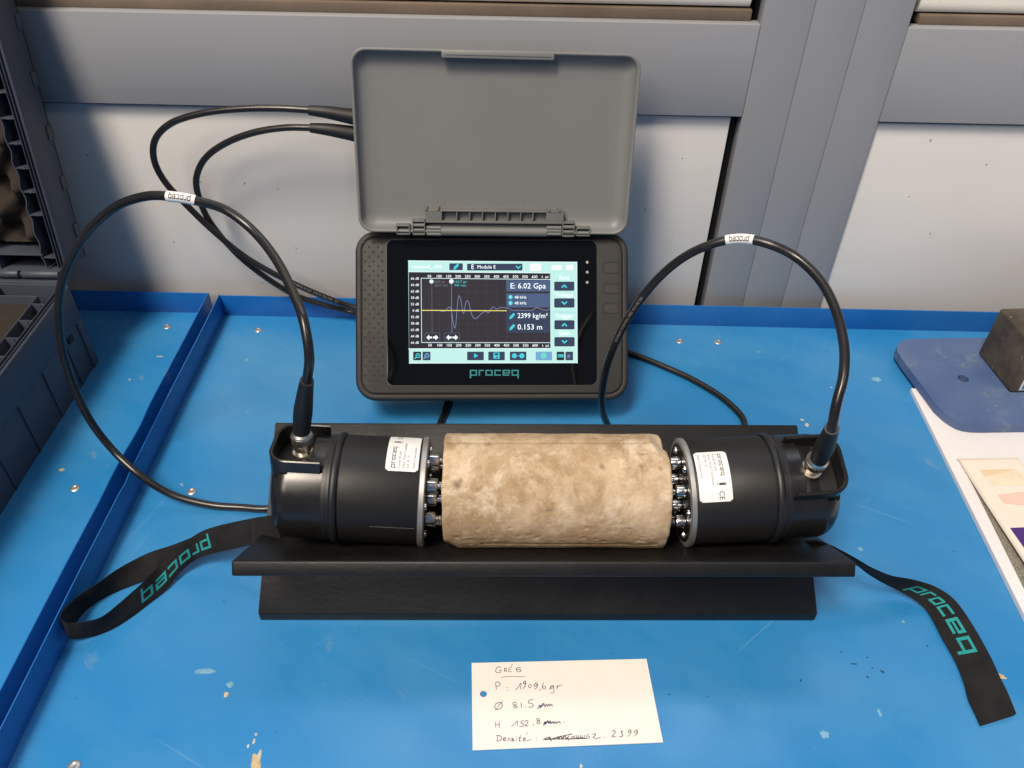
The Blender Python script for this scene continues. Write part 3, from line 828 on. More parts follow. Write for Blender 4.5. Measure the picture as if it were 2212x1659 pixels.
def sleeve(t, path, px0, px1):
    """white marker sleeve on the stretch of cable nearest to the two pixels"""
    inv = CAMR.transposed()
    def pr(p):
        v = inv @ (p - CAMP); return Vector((W / 2 + F * v.x / v.y, H / 2 - F * v.z / v.y))
    half = path[:len(path) // 2]
    i0 = min(range(len(half)), key=lambda i: (pr(half[i]) - Vector(px0)).length)
    i1 = min(range(len(half)), key=lambda i: (pr(half[i]) - Vector(px1)).length)
    if i0 > i1: i0, i1 = i1, i0
    seg_ = half[i0:i1 + 1]
    s = obj("marker_sleeve", MB().tube(seg_, 0.345, 24), LABELW, t)
    # lettering wrapped along the sleeve on the side facing the viewer/top
    L_ = [0]
    for a, b in zip(seg_[:-1], seg_[1:]): L_.append(L_[-1] + (b - a).length)
    tot = L_[-1]
    view = (CAMP - seg_[len(seg_) // 2]).normalized()
    def fn(u, v):
        d = (0.14 + 0.72 * u) * tot        # path runs leftwards along the arc; reading as in the photo
        i = max(0, min(len(seg_) - 2, max(k for k in range(len(L_)) if L_[k] <= d)))
        f = (d - L_[i]) / max(1e-6, L_[i + 1] - L_[i]); p = seg_[i].lerp(seg_[i + 1], f)
        tg = (seg_[i + 1] - seg_[i]).normalized()
        n = (view - tg * view.dot(tg)).normalized(); b = n.cross(tg)
        a = (v - 0.3) * 1.0 * 0.9 - 0.25
        return p + (n * math.cos(a) + b * math.sin(a) * SGN) * 0.352
    SGN = 1
    pm = MB(); logo(pm, fn)
    obj("printing", pm, INK, parent=s, smooth=0)
sleeve(cabL, pathL, (423, 434), (363, 424))
sleeve(cabR, pathR, (1627, 519), (1567, 517))

def cable_print(t, path, txt, px0, size, flip=1):
    inv = CAMR.transposed()
    def pr(p):
        v = inv @ (p - CAMP); return Vector((W / 2 + F * v.x / v.y, H / 2 - F * v.z / v.y))
    i0 = min(range(len(path)), key=lambda i: (pr(path[i]) - Vector(px0)).length)
    vs, fs = text2d(txt, size)
    L_ = [0]
    for i in range(i0, len(path) - 1 if flip > 0 else i0 + 1): L_.append(L_[-1] + (path[i + 1] - path[i]).length)
    out = []
    for x, y in vs:
        k = 0
        while k < len(L_) - 2 and L_[k + 1] < x: k += 1
        f = (x - L_[k]) / (L_[k + 1] - L_[k]); p = path[i0 + k].lerp(path[i0 + k + 1], f)
        tg = (path[i0 + k + 1] - path[i0 + k]).normalized(); view = (CAMP - p).normalized()
        n = (view - tg * view.dot(tg)).normalized(); b = n.cross(tg)
        a = (y - size * 0.35) / 0.305
        out.append(p + (n * math.cos(a) + b * math.sin(a)) * 0.309)
    obj("printing", MB().add(out, fs), plain("faded_print", (0.22, 0.22, 0.22), 0.6), t, smooth=0)
cable_print(cabR, pathR, "CE   26AWG  CABLE  COAX RG58  26.2014", (730, 652), 0.30)
cable_print(cabR, pathR, "RG 58 C/U  20m  COAXIAL CABLE 02", (1392, 640), 0.26)

# ============================================================ WRIST STRAPS
def solve_w(pl, hl, px, width, branch):
    """height of the far edge so that the strap keeps its width"""
    A = at(pl[0], pl[1], hl); best = None; o = []
    for k in range(-10, 400):
        h = hl + k * 0.02
        B = at(px[0], px[1], h); d = (B - A).length - width
        o.append((abs(d), h, B))
    o.sort(key=lambda a: a[0])
    c = o[:12]
    c.sort(key=lambda a: a[1])
    return A, (c[-1][2] if branch else c[0][2])
def strap(name, label, lo, up, th, width, close=False):
    E = []
    for (lx, ly, lh), (ux, uy) in zip(lo, up):
        E.append(solve_w((lx, ly), lh, (ux, uy), width, True))
    return E
def ribbon_mesh(A, B, th=0.12):
    A = catmull(A, 8); B = catmull(B, 8); n = len(A); m = 6
    vs = []; nr = []
    for i in range(n):
        t_ = (A[min(i + 1, n - 1)] - A[max(i - 1, 0)] + B[min(i + 1, n - 1)] - B[max(i - 1, 0)]).normalized()
        w = (B[i] - A[i]).normalized(); nn = t_.cross(w).normalized()
        if nn.dot(CAMP - A[i]) < 0: nn = -nn if i == 0 else nn
        if nr and nn.dot(nr[-1]) < 0: nn = -nn
        nr.append(nn)
        for side in (1, -1):
            for k in range(m + 1):
                kk = k if side > 0 else m - k
                f = kk / m
                bulge = 1 - 0.8 * abs(2 * f - 1) ** 8
                vs.append(A[i].lerp(B[i], f) + nn * side * th / 2 * bulge)
    c = 2 * (m + 1); fs = []
    for i in range(n - 1):
        for k in range(c): fs.append((i * c + k, i * c + (k + 1) % c, (i + 1) * c + (k + 1) % c, (i + 1) * c + k))
    fs += [tuple(range(c)), tuple((n - 1) * c + k for k in range(c))]
    return MB().add(vs, fs), A, B, nr
def strap_logo(A, B, nr, i0, i1, t0, t1, off, topsB):
    n = i1 - i0
    def fn(u, v):
        s = i0 + u * n; i = int(min(len(A) - 2, s)); f = s - i
        a = A[i].lerp(A[i + 1], f); b = B[i].lerp(B[i + 1], f); nn = nr[i].lerp(nr[i + 1], f).normalized()
        tt = t0 + (t1 - t0) * v
        return a.lerp(b, tt) + nn * off
    mb = MB(); logo(mb, fn); return mb
Z6 = lambda x, y: (109.7 + 0.248 * x, 1069.8 + 0.248 * y)
Z7 = lambda x, y: (1728.1 + 0.2976 * x, 1124.6 + 0.2976 * y)
# left: sewn doubled stretch, then a loop standing on its edge
lo = [(2010, 395, 5.6), (1800, 425, 4.3), (1650, 455, 3.4), (1500, 488, 2.5), (1370, 520, 1.8), (1250, 568, 1.2), (1120, 680, 0.6), (1000, 825, 0.2), (850, 950, 0.08), (700, 1065, 0.06), (550, 1160, 0.06), (400, 1222, 0.1), (270, 1247, 0.4)]
up = [(1960, 172), (1800, 192), (1600, 232), (1440, 270), (1320, 312), (1200, 385), (1080, 478), (960, 600), (820, 742), (700, 850), (580, 955), (440, 1060), (290, 1103)]
lo2 = [(330, 990, 0.12), (450, 905, 0.06), (600, 830, 0.08), (810, 742, 0.2), (1000, 640, 0.6), (1150, 545, 1.3)]
up2 = [(290, 840), (400, 772), (600, 632), (850, 502), (1040, 440), (1230, 368)]
def edges(lo_, up_, fn, width, near=None):
    A, B = [], []
    for (lx, ly, lh), (ux, uy) in zip(lo_, up_):
        a, b = solve_w(fn(lx, ly), lh, fn(ux, uy), width, True); A.append(a); B.append(b)
    return A, B
stL = thing("wrist_strap", "black wrist strap looped on the blue tray left of the cradle, teal lettering upside down", "strap", at(*Z6(600, 900), 0), group="black wrist straps of the probes")
A, B = edges(lo, up, Z6, 1.95)
A2, B2 = edges(lo2, up2, Z6, 1.95)
# carry the loop round its end on the tray
endA = [(205, 1251, 0.62), (158, 1240, 0.8), (122, 1195, 0.95), (125, 1150, 0.95), (190, 1115, 0.7), (262, 1050, 0.35)]
endB = [(200, 1112, 2.4), (140, 1110, 2.6), (98, 1088, 2.8), (86, 1050, 2.8), (118, 990, 2.5), (200, 905, 2.1)]
Aall = A + [at(*Z6(x, y), z) for x, y, z in endA] + A2
def lift(a, o): return a + (o - a)
Ball = B + [at(*Z6(x, y), z) for x, y, z in endB] + B2
for p in Aall + Ball: p.x = max(p.x, -31.62) if p.z < 2.5 else p.x
rm, RA, RB, RN = ribbon_mesh(Aall, Ball, 0.13)
webL = obj("webbing", rm, WEB, stL)
i0, i1 = 8 * 4 - 3, 8 * 8 + 3
sl = strap_logo(RA, RB, RN, i0, i1, 0.66, 0.26, 0.075 if RN[40].dot(CAMP - RA[40]) > 0 else -0.075, False)
obj("lettering", sl, TEAL, parent=webL, smooth=0)
sm = MB()
j = 9
sgn = 1 if RN[j].dot(CAMP - RA[j]) > 0 else -1
for k in range(14):
    f0 = k / 14 + 0.012; f1 = (k + 0.6) / 14
    for dj in (0, 0.5):
        a0 = RA[j].lerp(RA[j + 1], dj).lerp(RB[j].lerp(RB[j + 1], dj), f0) + RN[j] * sgn * 0.078
        a1 = RA[j].lerp(RA[j + 1], dj).lerp(RB[j].lerp(RB[j + 1], dj), f1) + RN[j] * sgn * 0.078
        sm.ribbon([a0, a1], 0.035, RN[j])
obj("stitching", sm, plain("dark_thread", (0.04, 0.04, 0.04), 0.8), parent=webL, smooth=0)

# right: hangs from the probe, twists and lies flat on the tray
loR = [(20, 150, 5.6), (140, 205, 4.6), (270, 268, 3.8), (400, 318, 3.0), (500, 392, 2.2), (620, 462, 1.4), (750, 527, 0.7), (860, 597, 0.35), (940, 682, 0.25), (1030, 850, 0.2), (1130, 1030, 0.2), (1190, 1180, 0.22), (1222, 1300, 0.22), (1270, 1405, 0.2), (1308, 1492, 0.15)]
upR = [(110, 150), (215, 185), (380, 272), (505, 345), (650, 405), (800, 432), (950, 476), (1065, 540), (1150, 625), (1265, 800), (1370, 990), (1440, 1140), (1490, 1240), (1528, 1330), (1560, 1412)]
stR = thing("wrist_strap", "black wrist strap right of the cradle, its end lying flat on the tray", "strap", at(*Z7(1200, 1100), 0), group="black wrist straps of the probes")
A, B = edges(loR, upR, Z7, 1.95)
for i in range(9, 15):
    B[i] = at(*Z7(*upR[i]), 0.25 + (14 - i) * 0.12)
rm, RA, RB, RN = ribbon_mesh(A, B, 0.13)
webR = obj("webbing", rm, WEB, stR)
A3 = [a + Vector((0.12, 0.1, -0.10)) for a in A]; B3 = [b + Vector((0.22, 0.16, -0.12)) for b in B]
for l in (A3, B3):
    for p in l: p.z = max(p.z, 0.07)
rm2, _, _, _ = ribbon_mesh(A3, B3, 0.10)
obj("webbing", rm2, WEB, stR)
sg = 0.075 if RN[60].dot(CAMP - RA[60]) > 0 else -0.075
sl = strap_logo(RA, RB, RN, 8 * 5 + 5, 8 * 10 - 2, 0.36, 0.76, sg, True)
obj("lettering", sl, TEAL, parent=webR, smooth=0)

# ============================================================ INSTRUMENT
def Rm(p, r, y):
    return Matrix.Rotation(y, 3, 'Z') @ Matrix.Rotation(-p, 3, 'X') @ Matrix.Rotation(r, 3, 'Y')
class Plane:
    """a plane with axes right, up, normal towards the viewer; px -> local (u,v)"""
    def __init__(s, org, pitch, roll, yaw, lift=0.0):
        R3 = Rm(math.radians(pitch), math.radians(roll), math.radians(yaw))
        s.r, s.u = R3.col[0].copy(), R3.col[2].copy(); s.n = -R3.col[1].copy(); s.o = Vector(org)
    def uv(s, px, py, h=0.0):
        d = ray(px, py); o = s.o + s.n * h
        t = (o - CAMP).dot(s.n) / d.dot(s.n); p = CAMP + d * t - s.o
        return (p.dot(s.r), p.dot(s.u))
    def P(s, u, v, h=0.0): return s.o + s.r * u + s.u * v + s.n * h
    def rect(s, px0, py0, px1, py1, h=0.0):
        a = s.uv(px0, py0, h); b = s.uv(px1, py1, h); return a[0], b[0], b[1], a[1]
BPn = Plane((-2.13, 59.83, 9.47), 40.5, 0.62, 3.07)
inst = thing("measuring_instrument", "black touchscreen measuring instrument leaning back with its grey lid flipped open", "instrument", (-2, 59.5, 0))
bu0, bu1 = -12.4, 12.4; bv0, bv1 = -7.62, 7.75
def rl(ins, h, r, pl=BPn, box=(bu0, bu1, bv0, bv1), n=8):
    return [pl.P(u, v, h) for u, v in rrect(box[0] + ins, box[1] - ins, box[2] + ins, box[3] - ins, max(0.05, r - ins), n)]
mb = MB()
mb.loops([rl(0.9, -5.5, 1.9), rl(0.35, -5.3, 1.9), rl(0.05, -4.6, 1.9), rl(0, -2.5, 1.9), rl(0.0, -0.55, 1.9), rl(0.06, -0.25, 1.9), rl(0.22, -0.05, 1.9), rl(0.42, 0.0, 1.9), rl(0.55, -0.04, 1.9), rl(0.60, -0.16, 1.9)], cap0=True, cap1=True)
body = obj("body", mb, BODY, inst)
mb = MB().loops([rl(0.66, -0.16, 1.9), rl(0.66, -0.03, 1.9), rl(0.72, 0.02, 1.9), rl(0.8, 0.035, 1.9)], cap1=True)
fascia = obj("fascia", mb, BODY2, inst)
# glass
g = BPn.rect(836, 519, 1289, 831, 0.06)
mb = MB().loops([[BPn.P(u, v, h) for u, v in rrect(g[0] + i, g[1] - i, g[2] + i, g[3] - i, 0.55 - i)] for i, h in ((0, 0.03), (0, 0.055), (0.04, 0.065))], cap1=True)
glass = obj("screen_glass", mb, GLASS, inst, smooth=0)
mb = MB().loops([[BPn.P(u, v, h) for u, v in rrect(g[0] - i, g[1] + i, g[2] - i, g[3] + i, 0.6)] for i, h in ((0.10, 0.03), (0.09, 0.075), (0.03, 0.075), (0.0, 0.03))], cap1=False)
obj("glass_frame", mb, plain("dark_frame", (0.03, 0.03, 0.03), 0.4), inst)

# display content; coordinates are those of a 2212 x 1584 crop of the screen
def D5(x, y): return ((1550 + x * 0.35353) * 0.54861, (1000 + y * 0.35353) * 0.54861)
class UI:
    def __init__(s): s.b = {}; s.k = 0
    def nx(s): s.k += 1
    def g(s, nm, m): return s.b.setdefault((nm, m.name, s.k), (MB(), m))[0]
    def pt(s, x, y, h): u, v = BPn.uv(*D5(x, y), h); return BPn.P(u, v, h)
    def rect(s, nm, m, x0, y0, x1, y1, h, r=0):
        # skew of the screen in the crop: lines drop about 9 px from left to right
        if r:
            pl_ = rrect(x0, x1, y0, y1, r, 3); s.g(nm, m).add([s.pt(a, b, h) for a, b in pl_], [tuple(range(len(pl_)))])
        else: s.g(nm, m).add([s.pt(x0, y0, h), s.pt(x1, y0, h), s.pt(x1, y1, h), s.pt(x0, y1, h)], [(0, 1, 2, 3)])
    def poly(s, nm, m, pts, h): s.g(nm, m).add([s.pt(a, b, h) for a, b in pts], [tuple(range(len(pts)))])
    def line(s, nm, m, pts, w, h):
        s.g(nm, m).ribbon([s.pt(a, b, h) for a, b in pts], w, BPn.n)
    def text(s, nm, m, t, x, y, cap, h, xs=1.0, align='LEFT'):
        vs, fs = text2d(t, cap / 0.70, align, xs)
        s.g(nm, m).add([s.pt(x + a, y - b, h) for a, b in vs], fs)
    def disc(s, nm, m, x, y, r, h, n=16, r2=0):
        s.g(nm, m).add([s.pt(x + r * math.cos(6.2832 * k / n), y + r * math.sin(6.2832 * k / n), h) for k in range(n)], [tuple(range(n))])
U = UI()
eBG = emis("display_pale_teal", (192, 238, 230), 1.05); eW = emis("display_white", (245, 255, 255), 1.35); eDK = emis("display_navy", (54, 66, 92), 0.95)
eCH = emis("display_chart", (50, 46, 50), 1.0); ePN = emis("display_slate", (78, 98, 134), 0.95); eBK = emis("display_dark", (40, 38, 44), 1.0)
eCY = emis("display_cyan", (70, 214, 226), 1.0); eGR = emis("display_grid", (84, 80, 88), 1.0); eYE = emis("display_yellow", (240, 226, 120), 1.1)
eWV = emis("display_wave", (140, 146, 190), 1.0); eLB = emis("display_light_blue", (120, 170, 214), 1.0); eGL = emis("display_edge_white", (226, 248, 252), 1.1)
eGY = emis("display_grey_text", (120, 120, 140), 1.0)
mb = MB(); q = [U.pt(162, 72, 0.075), U.pt(2038, 88, 0.075), U.pt(2045, 1215, 0.075), U.pt(172, 1220, 0.075)]; mb.add(q, [(0, 1, 2, 3)])
disp = obj("display", mb, eBG, glass, smooth=0)
h1, h2, h3, h4 = 0.079, 0.083, 0.087, 0.091
# glow borders
U.poly("chart", eBK, [(168, 200), (1748, 212), (1750, 1052), (172, 1058)], h1)
U.poly("chart", eCH, [(312, 282), (1744, 290), (1748, 984), (316, 982)], h2)
for k in range(14):
    x = 404 + 106.5 * k
    if x < 1730: U.line("chart_grid", eGR, [(x - 8, 286), (x, 980)], 0.010, h3)
for k in range(9):
    y = 346 + 71 * k; U.line("chart_grid", eGR, [(314, y), (1746, y + 3)], 0.010, h3)
U.line("chart_frame", eGL, [(306, 270), (1746, 284)], 0.05, h3)
U.line("chart_frame", eGL, [(306, 270), (312, 986)], 0.05, h3)
U.line("chart_frame", eGL, [(312, 986), (1748, 988)], 0.05, h3)
U.line("chart_frame", eGL, [(1744, 212), (1750, 1052)], 0.03, h3)
wave = [(310, 628), (480, 626), (540, 640), (575, 632), (600, 604), (630, 592), (645, 640), (660, 740), (672, 805), (681, 826), (691, 800), (700, 690), (714, 530), (726, 466), (744, 496), (758, 570), (772, 648), (782, 654), (796, 580), (808, 530), (822, 520), (838, 545), (852, 606), (862, 655), (880, 694), (905, 722), (930, 710), (960, 682), (990, 655), (1030, 638), (1055, 656), (1085, 612), (1110, 590), (1150, 614), (1200, 594), (1260, 604), (1285, 610), (1330, 628), (1400, 626), (1540, 628), (1575, 606), (1605, 600), (1640, 616), (1700, 626), (1742, 612)]
wc = [(p.x, p.y) for p in catmull([(a, b, 0) for a, b in wave], 4)]
U.line("waveform", eWV, wc, 0.045, h3 + 0.001)
U.line("threshold_line", eYE, [(314, 628), (1256, 632)], 0.075, h3 + 0.002)
U.line("cursor", eGY, [(424, 300), (430, 980)], 0.028, h3 + 0.003)
U.line("cursor", eLB, [(643, 300), (650, 980)], 0.034, h3 + 0.003)
U.disc("cursor", eGL, 421, 306, 23, h4); U.disc("cursor", eW, 643, 306, 24, h4)
# overlay boxes
for (a, b, c, d) in ((1254, 292, 1736, 416), (1256, 440, 1738, 596)): U.nx(); U.rect("readout_box", ePN, a, b, c, d, h4)
for (a, b, c, d) in ((1254, 632, 1738, 752), (1254, 756, 1738, 878)): U.nx(); U.rect("readout_box", eDK, a, b, c, d, h4, 14)
h5, h6 = 0.095, 0.099
U.nx(); U.text("readout_text", eW, "E: 6.02 Gpa", 1496, 384, 60, h5, 1.0, 'CENTER')
U.nx(); U.text("readout_text", eW, "48 kHz", 1346, 497, 32, h5); U.nx(); U.text("readout_text", eW, "48 kHz", 1346, 562, 32, h5)
U.nx(); U.disc("readout_text", eCY, 1302, 480, 24, h5); U.nx(); U.disc("readout_text", eCY, 1302, 546, 24, h5)
U.nx(); U.text("readout_text", eGL, "P", 1292, 494, 26, h6); U.nx(); U.text("readout_text", eGL, "S", 1292, 560, 26, h6)
U.nx(); U.text("readout_text", eW, "2399 kg/m³", 1378, 714, 56, h5, 0.93); U.nx(); U.text("readout_text", eW, "0.153 m", 1378, 842, 60, h5)
for x, y in ((1320, 692), (1320, 816), (696, 142)):
    U.nx(); U.poly("pencil_icon", eCY, [(x - 32, y + 34), (x - 26, y + 6), (x + 12, y - 34), (x + 30, y - 26), (x + 28, y - 8), (x - 8, y + 28)], h5)
# axis numbers
for k in range(12):
    U.nx(); U.text("axis_text", eW, str(50 * (k + 1)), 398 + 106.5 * k, 262 + k * 0.6, 30, h3, 1.0, 'CENTER')
    U.nx(); U.text("axis_text", eW, str(50 * (k + 1)), 404 + 106.5 * k, 1030 + k * 0.2, 30, h3, 1.0, 'CENTER')
U.nx(); U.text("axis_text", eW, "t  µs", 1648, 266, 30, h3); U.nx(); U.text("axis_text", eW, "t  µs", 1652, 1032, 30, h3)
for k, s_ in enumerate(("66 dB", "64 dB", "62 dB", "58 dB", "52 dB", "0 dB", "52 dB", "58 dB", "62 dB", "64 dB", "66 dB")):
    U.nx(); U.text("axis_text", eW, s_, 282, 286 + 71.4 * k, 27, h3, 1.0, 'RIGHT')
U.nx(); U.text("cursor_text", eGY, "60.9 µs", 452, 322, 28, h5); U.nx(); U.text("cursor_text", eGY, "2511 m/s", 456, 362, 28, h5)
U.nx(); U.text("cursor_text", eCY, "162.7 µs", 674, 322, 28, h5); U.nx(); U.text("cursor_text", eCY, "941 m/s", 676, 362, 28, h5)
for cx in (431, 651):
    U.nx()
    U.rect("cursor_button", ePN, cx - 84, 876, cx + 84, 972, h4, 16); U.rect("cursor_button", eCH, cx - 79, 881, cx + 79, 967, h4 + 0.002, 14)
    for s_ in (-1, 1):
        U.poly("cursor_button", eW, [(cx + s_ * 66, 930), (cx + s_ * 36, 900), (cx + s_ * 36, 920), (cx + s_ * 6, 920), (cx + s_ * 6, 940), (cx + s_ * 36, 940), (cx + s_ * 36, 960)][::s_], h5)
# top bar
U.nx(); U.rect("bar_button", eDK, 620, 104, 770, 180, h1, 8)
U.nx(); U.rect("bar_button", eDK, 818, 108, 1434, 184, h1, 8)
U.nx(); U.text("bar_text", eW, "E", 862, 168, 52, h2, 0.9); U.nx(); U.text("bar_text", eW, "Module E", 930, 162, 38, h2)
U.line("bar_text", eCY, [(1366, 136), (1388, 160), (1412, 136)], 0.11, h2)
U.nx(); U.text("bar_text", eW, "Unnamed_...001", 200, 158, 36, h1, 1.0)
U.nx(); U.rect("bar_text", eW, 1522, 110, 1640, 186, h1, 12)
U.nx(); U.rect("bar_text", eW, 1760, 128, 1872, 176, h1, 12); U.nx(); U.rect("bar_text", eW, 1922, 122, 2000, 178, h1, 12)
# right column
for (x0, y0, x1, y1, up_) in ((1788, 308, 2012, 410, 1), (1788, 494, 2014, 598, -1), (1790, 738, 2014, 840, 1), (1790, 926, 2016, 1030, -1)):
    U.nx(); U.rect("side_button", eDK, x0, y0, x1, y1, h1, 12)
    cx, cy = (x0 + x1) / 2, (y0 + y1) / 2
    U.line("side_button", eCY, [(cx - 24, cy + 12 * up_), (cx, cy - 12 * up_), (cx + 24, cy + 12 * up_)], 0.13, h2)
for s_, y in (("Rate", 284), ("Voltage", 474), ("Trigger", 712), ("Gain", 902)): U.nx(); U.text("side_text", eW, s_, 1900, y, 46, h1, 1.0, 'CENTER')
U.line("side_text", eLB, [(1784, 646), (2032, 648)], 0.03, h1)
# bottom bar
for (x0, x1, m) in ((218, 306, eBK), (322, 410, eDK), (818, 1004, eDK), (1054, 1238, eDK), (1294, 1478, eDK), (1582, 1764, eLB), (1816, 1900, eBK), (1914, 1998, eDK)):
    U.nx(); U.rect("bar_button", m, x0, 1088, x1, 1184, h1, 6)
U.poly("bar_icon", eCY, [(896, 1106), (942, 1134), (896, 1158)], h2)
U.nx(); U.rect("bar_icon", eCY, 1112, 1098, 1180, 1166, h2, 4); U.rect("bar_icon", eDK, 1126, 1106, 1166, 1128, h2 + 0.002); U.rect("bar_icon", eDK, 1142, 1142, 1158, 1160, h2 + 0.002)
U.nx(); U.disc("bar_icon", eCY, 1344, 1134, 28, h2); U.disc("bar_icon", eCY, 1428, 1134, 28, h2); U.line("bar_icon", eLB, [(1372, 1134), (1400, 1134)], 0.06, h2)
U.nx()
for cx, m, c2 in ((270, eCY, eBK), (370, eLB, eDK)):
    U.nx(); U.disc("bar_icon", m, cx, 1132, 27, h2); U.disc("bar_icon", c2, cx, 1132, 17, h2 + 0.002); U.line("bar_icon", m, [(cx - 18, 1150), (cx - 34, 1166)], 0.09, h2)
    U.disc("bar_icon", m, cx, 1132, 7, h2 + 0.004)
U.nx(); gp_ = [(1672 + (38 if k % 2 else 29) * math.cos(6.2832 * k / 24), 1130 + (38 if k % 2 else 29) * math.sin(6.2832 * k / 24)) for k in range(24)]
U.poly("bar_icon", emis("display_gear", (110, 226, 200), 1.0), gp_, h2); U.disc("bar_icon", eLB, 1672, 1130, 7, h2 + 0.002)
U.nx(); U.disc("bar_icon", eCY, 1846, 1134, 19, h2); U.disc("bar_icon", eCY, 1874, 1134, 19, h2); U.disc("bar_icon", eBK, 1846, 1134, 7, h2 + .002); U.disc("bar_icon", eBK, 1874, 1134, 7, h2 + .002)
U.nx(); U.text("bar_icon", eLB, "#", 1932, 1156, 44, h2)
# white glow edge of the display
for (a, b) in (((162, 76), (2038, 92)), ((2040, 88), (2045, 1215)), ((172, 1216), (2045, 1211)), ((166, 1056), (1752, 1052)), ((166, 198), (1746, 212))):
    U.line("display_border", eGL, [a, b], 0.06, h2)
for (nm, _, _k), (m_b, m) in U.b.items(): obj(nm, m_b, m, disp, smooth=0)
# logo under the display
def L5(u, v, h=0.072):
    x = 848 + u * (1394 - 848); y = 1356 - v * 66; return U.pt(x, y, h)
mb = MB(); logo(mb, L5); obj("logo", mb, TEAL_LOGO, glass, smooth=0)
# led dots
led0 = None
Z5 = lambda x, y: ((1380 + x * 0.52893) * 0.54861, (780 + y * 0.52893) * 0.54861)
LEDM = plain("led_lens", (0.35, 0.33, 0.30), 0.3)
for y in (478, 552, 628):
    u, v = BPn.uv(*Z5(1763, y), 0.07)
    mb = MB().loops([[BPn.P(u + r * math.cos(6.2832 * k / 14), v + r * math.sin(6.2832 * k / 14), h) for k in range(14)] for r, h in ((0.13, 0.066), (0.11, 0.085), (0.05, 0.095))], cap1=True)
    obj("led", mb, LEDM, glass)
# membrane keys on the right, slightly sunk outlines with icons
for y0, y1, ic in ((472, 562, 0), (632, 712, 1), (778, 862, 2)):
    a = BPn.rect(*Z5(1878, y0), *Z5(2000, y1), 0.04)
    mb = MB().loops([[BPn.P(u, v, h) for u, v in rrect(a[0] + i, a[1] - i, a[2] + i, a[3] - i, 0.22, 4)] for i, h in ((0, 0.035), (0.03, 0.085), (0.09, 0.085), (0.13, 0.045))], cap1=True)
    k_ = obj("key", mb, BODY2, inst)
    cx, cy = (a[0] + a[1]) / 2, (a[2] + a[3]) / 2; im = MB()
    if ic == 0: im.ribbon([BPn.P(cx - 0.35, cy - 0.3, 0.05), BPn.P(cx + 0.35, cy + 0.3, 0.05)], 0.05, BPn.n); im.ribbon([BPn.P(cx - 0.4, cy + 0.2, 0.05), BPn.P(cx - 0.1, cy + 0.2, 0.05)], 0.05, BPn.n)
    if ic == 1:
        for dy in (-0.2, 0.0, 0.2):
            for dx in (-0.36, 0, 0.36): im.ribbon([BPn.P(cx + dx - 0.14, cy + dy, 0.05), BPn.P(cx + dx + 0.14, cy + dy, 0.05)], 0.05, BPn.n)
    if ic == 2: im.ribbon([BPn.P(cx - 0.3, cy - 0.2, 0.05), BPn.P(cx + 0.1, cy - 0.2, 0.05)], 0.05, BPn.n); im.ribbon([BPn.P(cx + 0.1, cy - 0.2, 0.05), BPn.P(cx + 0.1, cy + 0.1, 0.05), BPn.P(cx - 0.2, cy + 0.1, 0.05)], 0.05, BPn.n)
    obj("icon", im, plain("key_icon", (0.02, 0.02, 0.02), 0.5), k_, smooth=0)
# dimpled grip texture left and right (too many and too small to pick apart)
mb = MB()
def dimple(u, v, r):
    n = 6; mb.loops([[BPn.P(u + rr * math.cos(6.2832 * k / n), v + rr * 0.8 * math.sin(6.2832 * k / n), h) for k in range(n)] for rr, h in ((r, 0.034), (r * 0.55, 0.075))], cap1=True)
c0 = BPn.uv(*Z5(108, 330)); c1 = BPn.uv(*Z5(240, 1355))
for r in range(30):
    for c in range(5):
        if (r + c) % 2 == 0:
            v = c0[1] + (c1[1] - c0[1]) * r / 29; u = c0[0] + (c1[0] - c0[0]) * c / 4
            dimple(u, v, 0.13)
gob = obj("grip_dimples", mb, BODY2, inst, smooth=0); gob["kind"] = "stuff"
# prop behind
mb = MB(); pA = BPn.P(-3, 3.0, -5.4); pB = BPn.P(3, 3.0, -5.4)
mb.add([pA, pB, Vector((pB.x, 67.5, 0.05)), Vector((pA.x, 67.5, 0.05)), pA + Vector((0, .3, 0)), pB + Vector((0, .3, 0)), Vector((pB.x, 67.9, 0.05)), Vector((pA.x, 67.9, 0.05))], [(0, 1, 2, 3), (4, 5, 6, 7), (0, 1, 5, 4), (1, 2, 6, 5), (2, 3, 7, 6), (3, 0, 4, 7)])
obj("stand_flap", mb, BODY, inst, smooth=0)

# ---- lid
LP = Plane((-2.08, 65.5, 23.15), 15.4, 1.5, 4.0)
lw2, lh2 = 11.86, 7.53
def ll(ins, h, r=1.25, n=8): return [LP.P(u, v, h) for u, v in rrect(-lw2 + ins, lw2 - ins, -lh2 + ins, lh2 - ins, max(0.15, r - ins * 0.6), n)]
mb = MB().loops([ll(1.3, -1.75), ll(0.7, -1.62), ll(0.25, -1.2), ll(0.04, -0.6), ll(0.0, -0.05), ll(0.02, 0.06), ll(0.10, 0.10), ll(0.20, 0.08), ll(0.26, 0.0), ll(0.34, -0.26), ll(0.50, -0.52), ll(0.85, -0.76), ll(1.4, -0.85), ll(2.2, -0.87)], cap0=True, cap1=True)
lid = obj("lid", mb, LID, inst, smooth=60)
ZL = lambda x, y: ((1300 + x * 0.60217) * 0.54861, (100 + y * 0.60217) * 0.54861)
def lrect(x0, y0, x1, y1, h):      # by two opposite pixel corners
    return LP.rect(*ZL(x0, y0), *ZL(x1, y1), h)
def lbox(a, h0, h1, bev=0.05):
    bm = MB(); Mx = Matrix((( LP.r.x, LP.u.x, LP.n.x, LP.o.x), (LP.r.y, LP.u.y, LP.n.y, LP.o.y), (LP.r.z, LP.u.z, LP.n.z, LP.o.z), (0, 0, 0, 1)))
    return bm.box(a[0], a[1], a[2], a[3], h0, h1, bev, Mx)
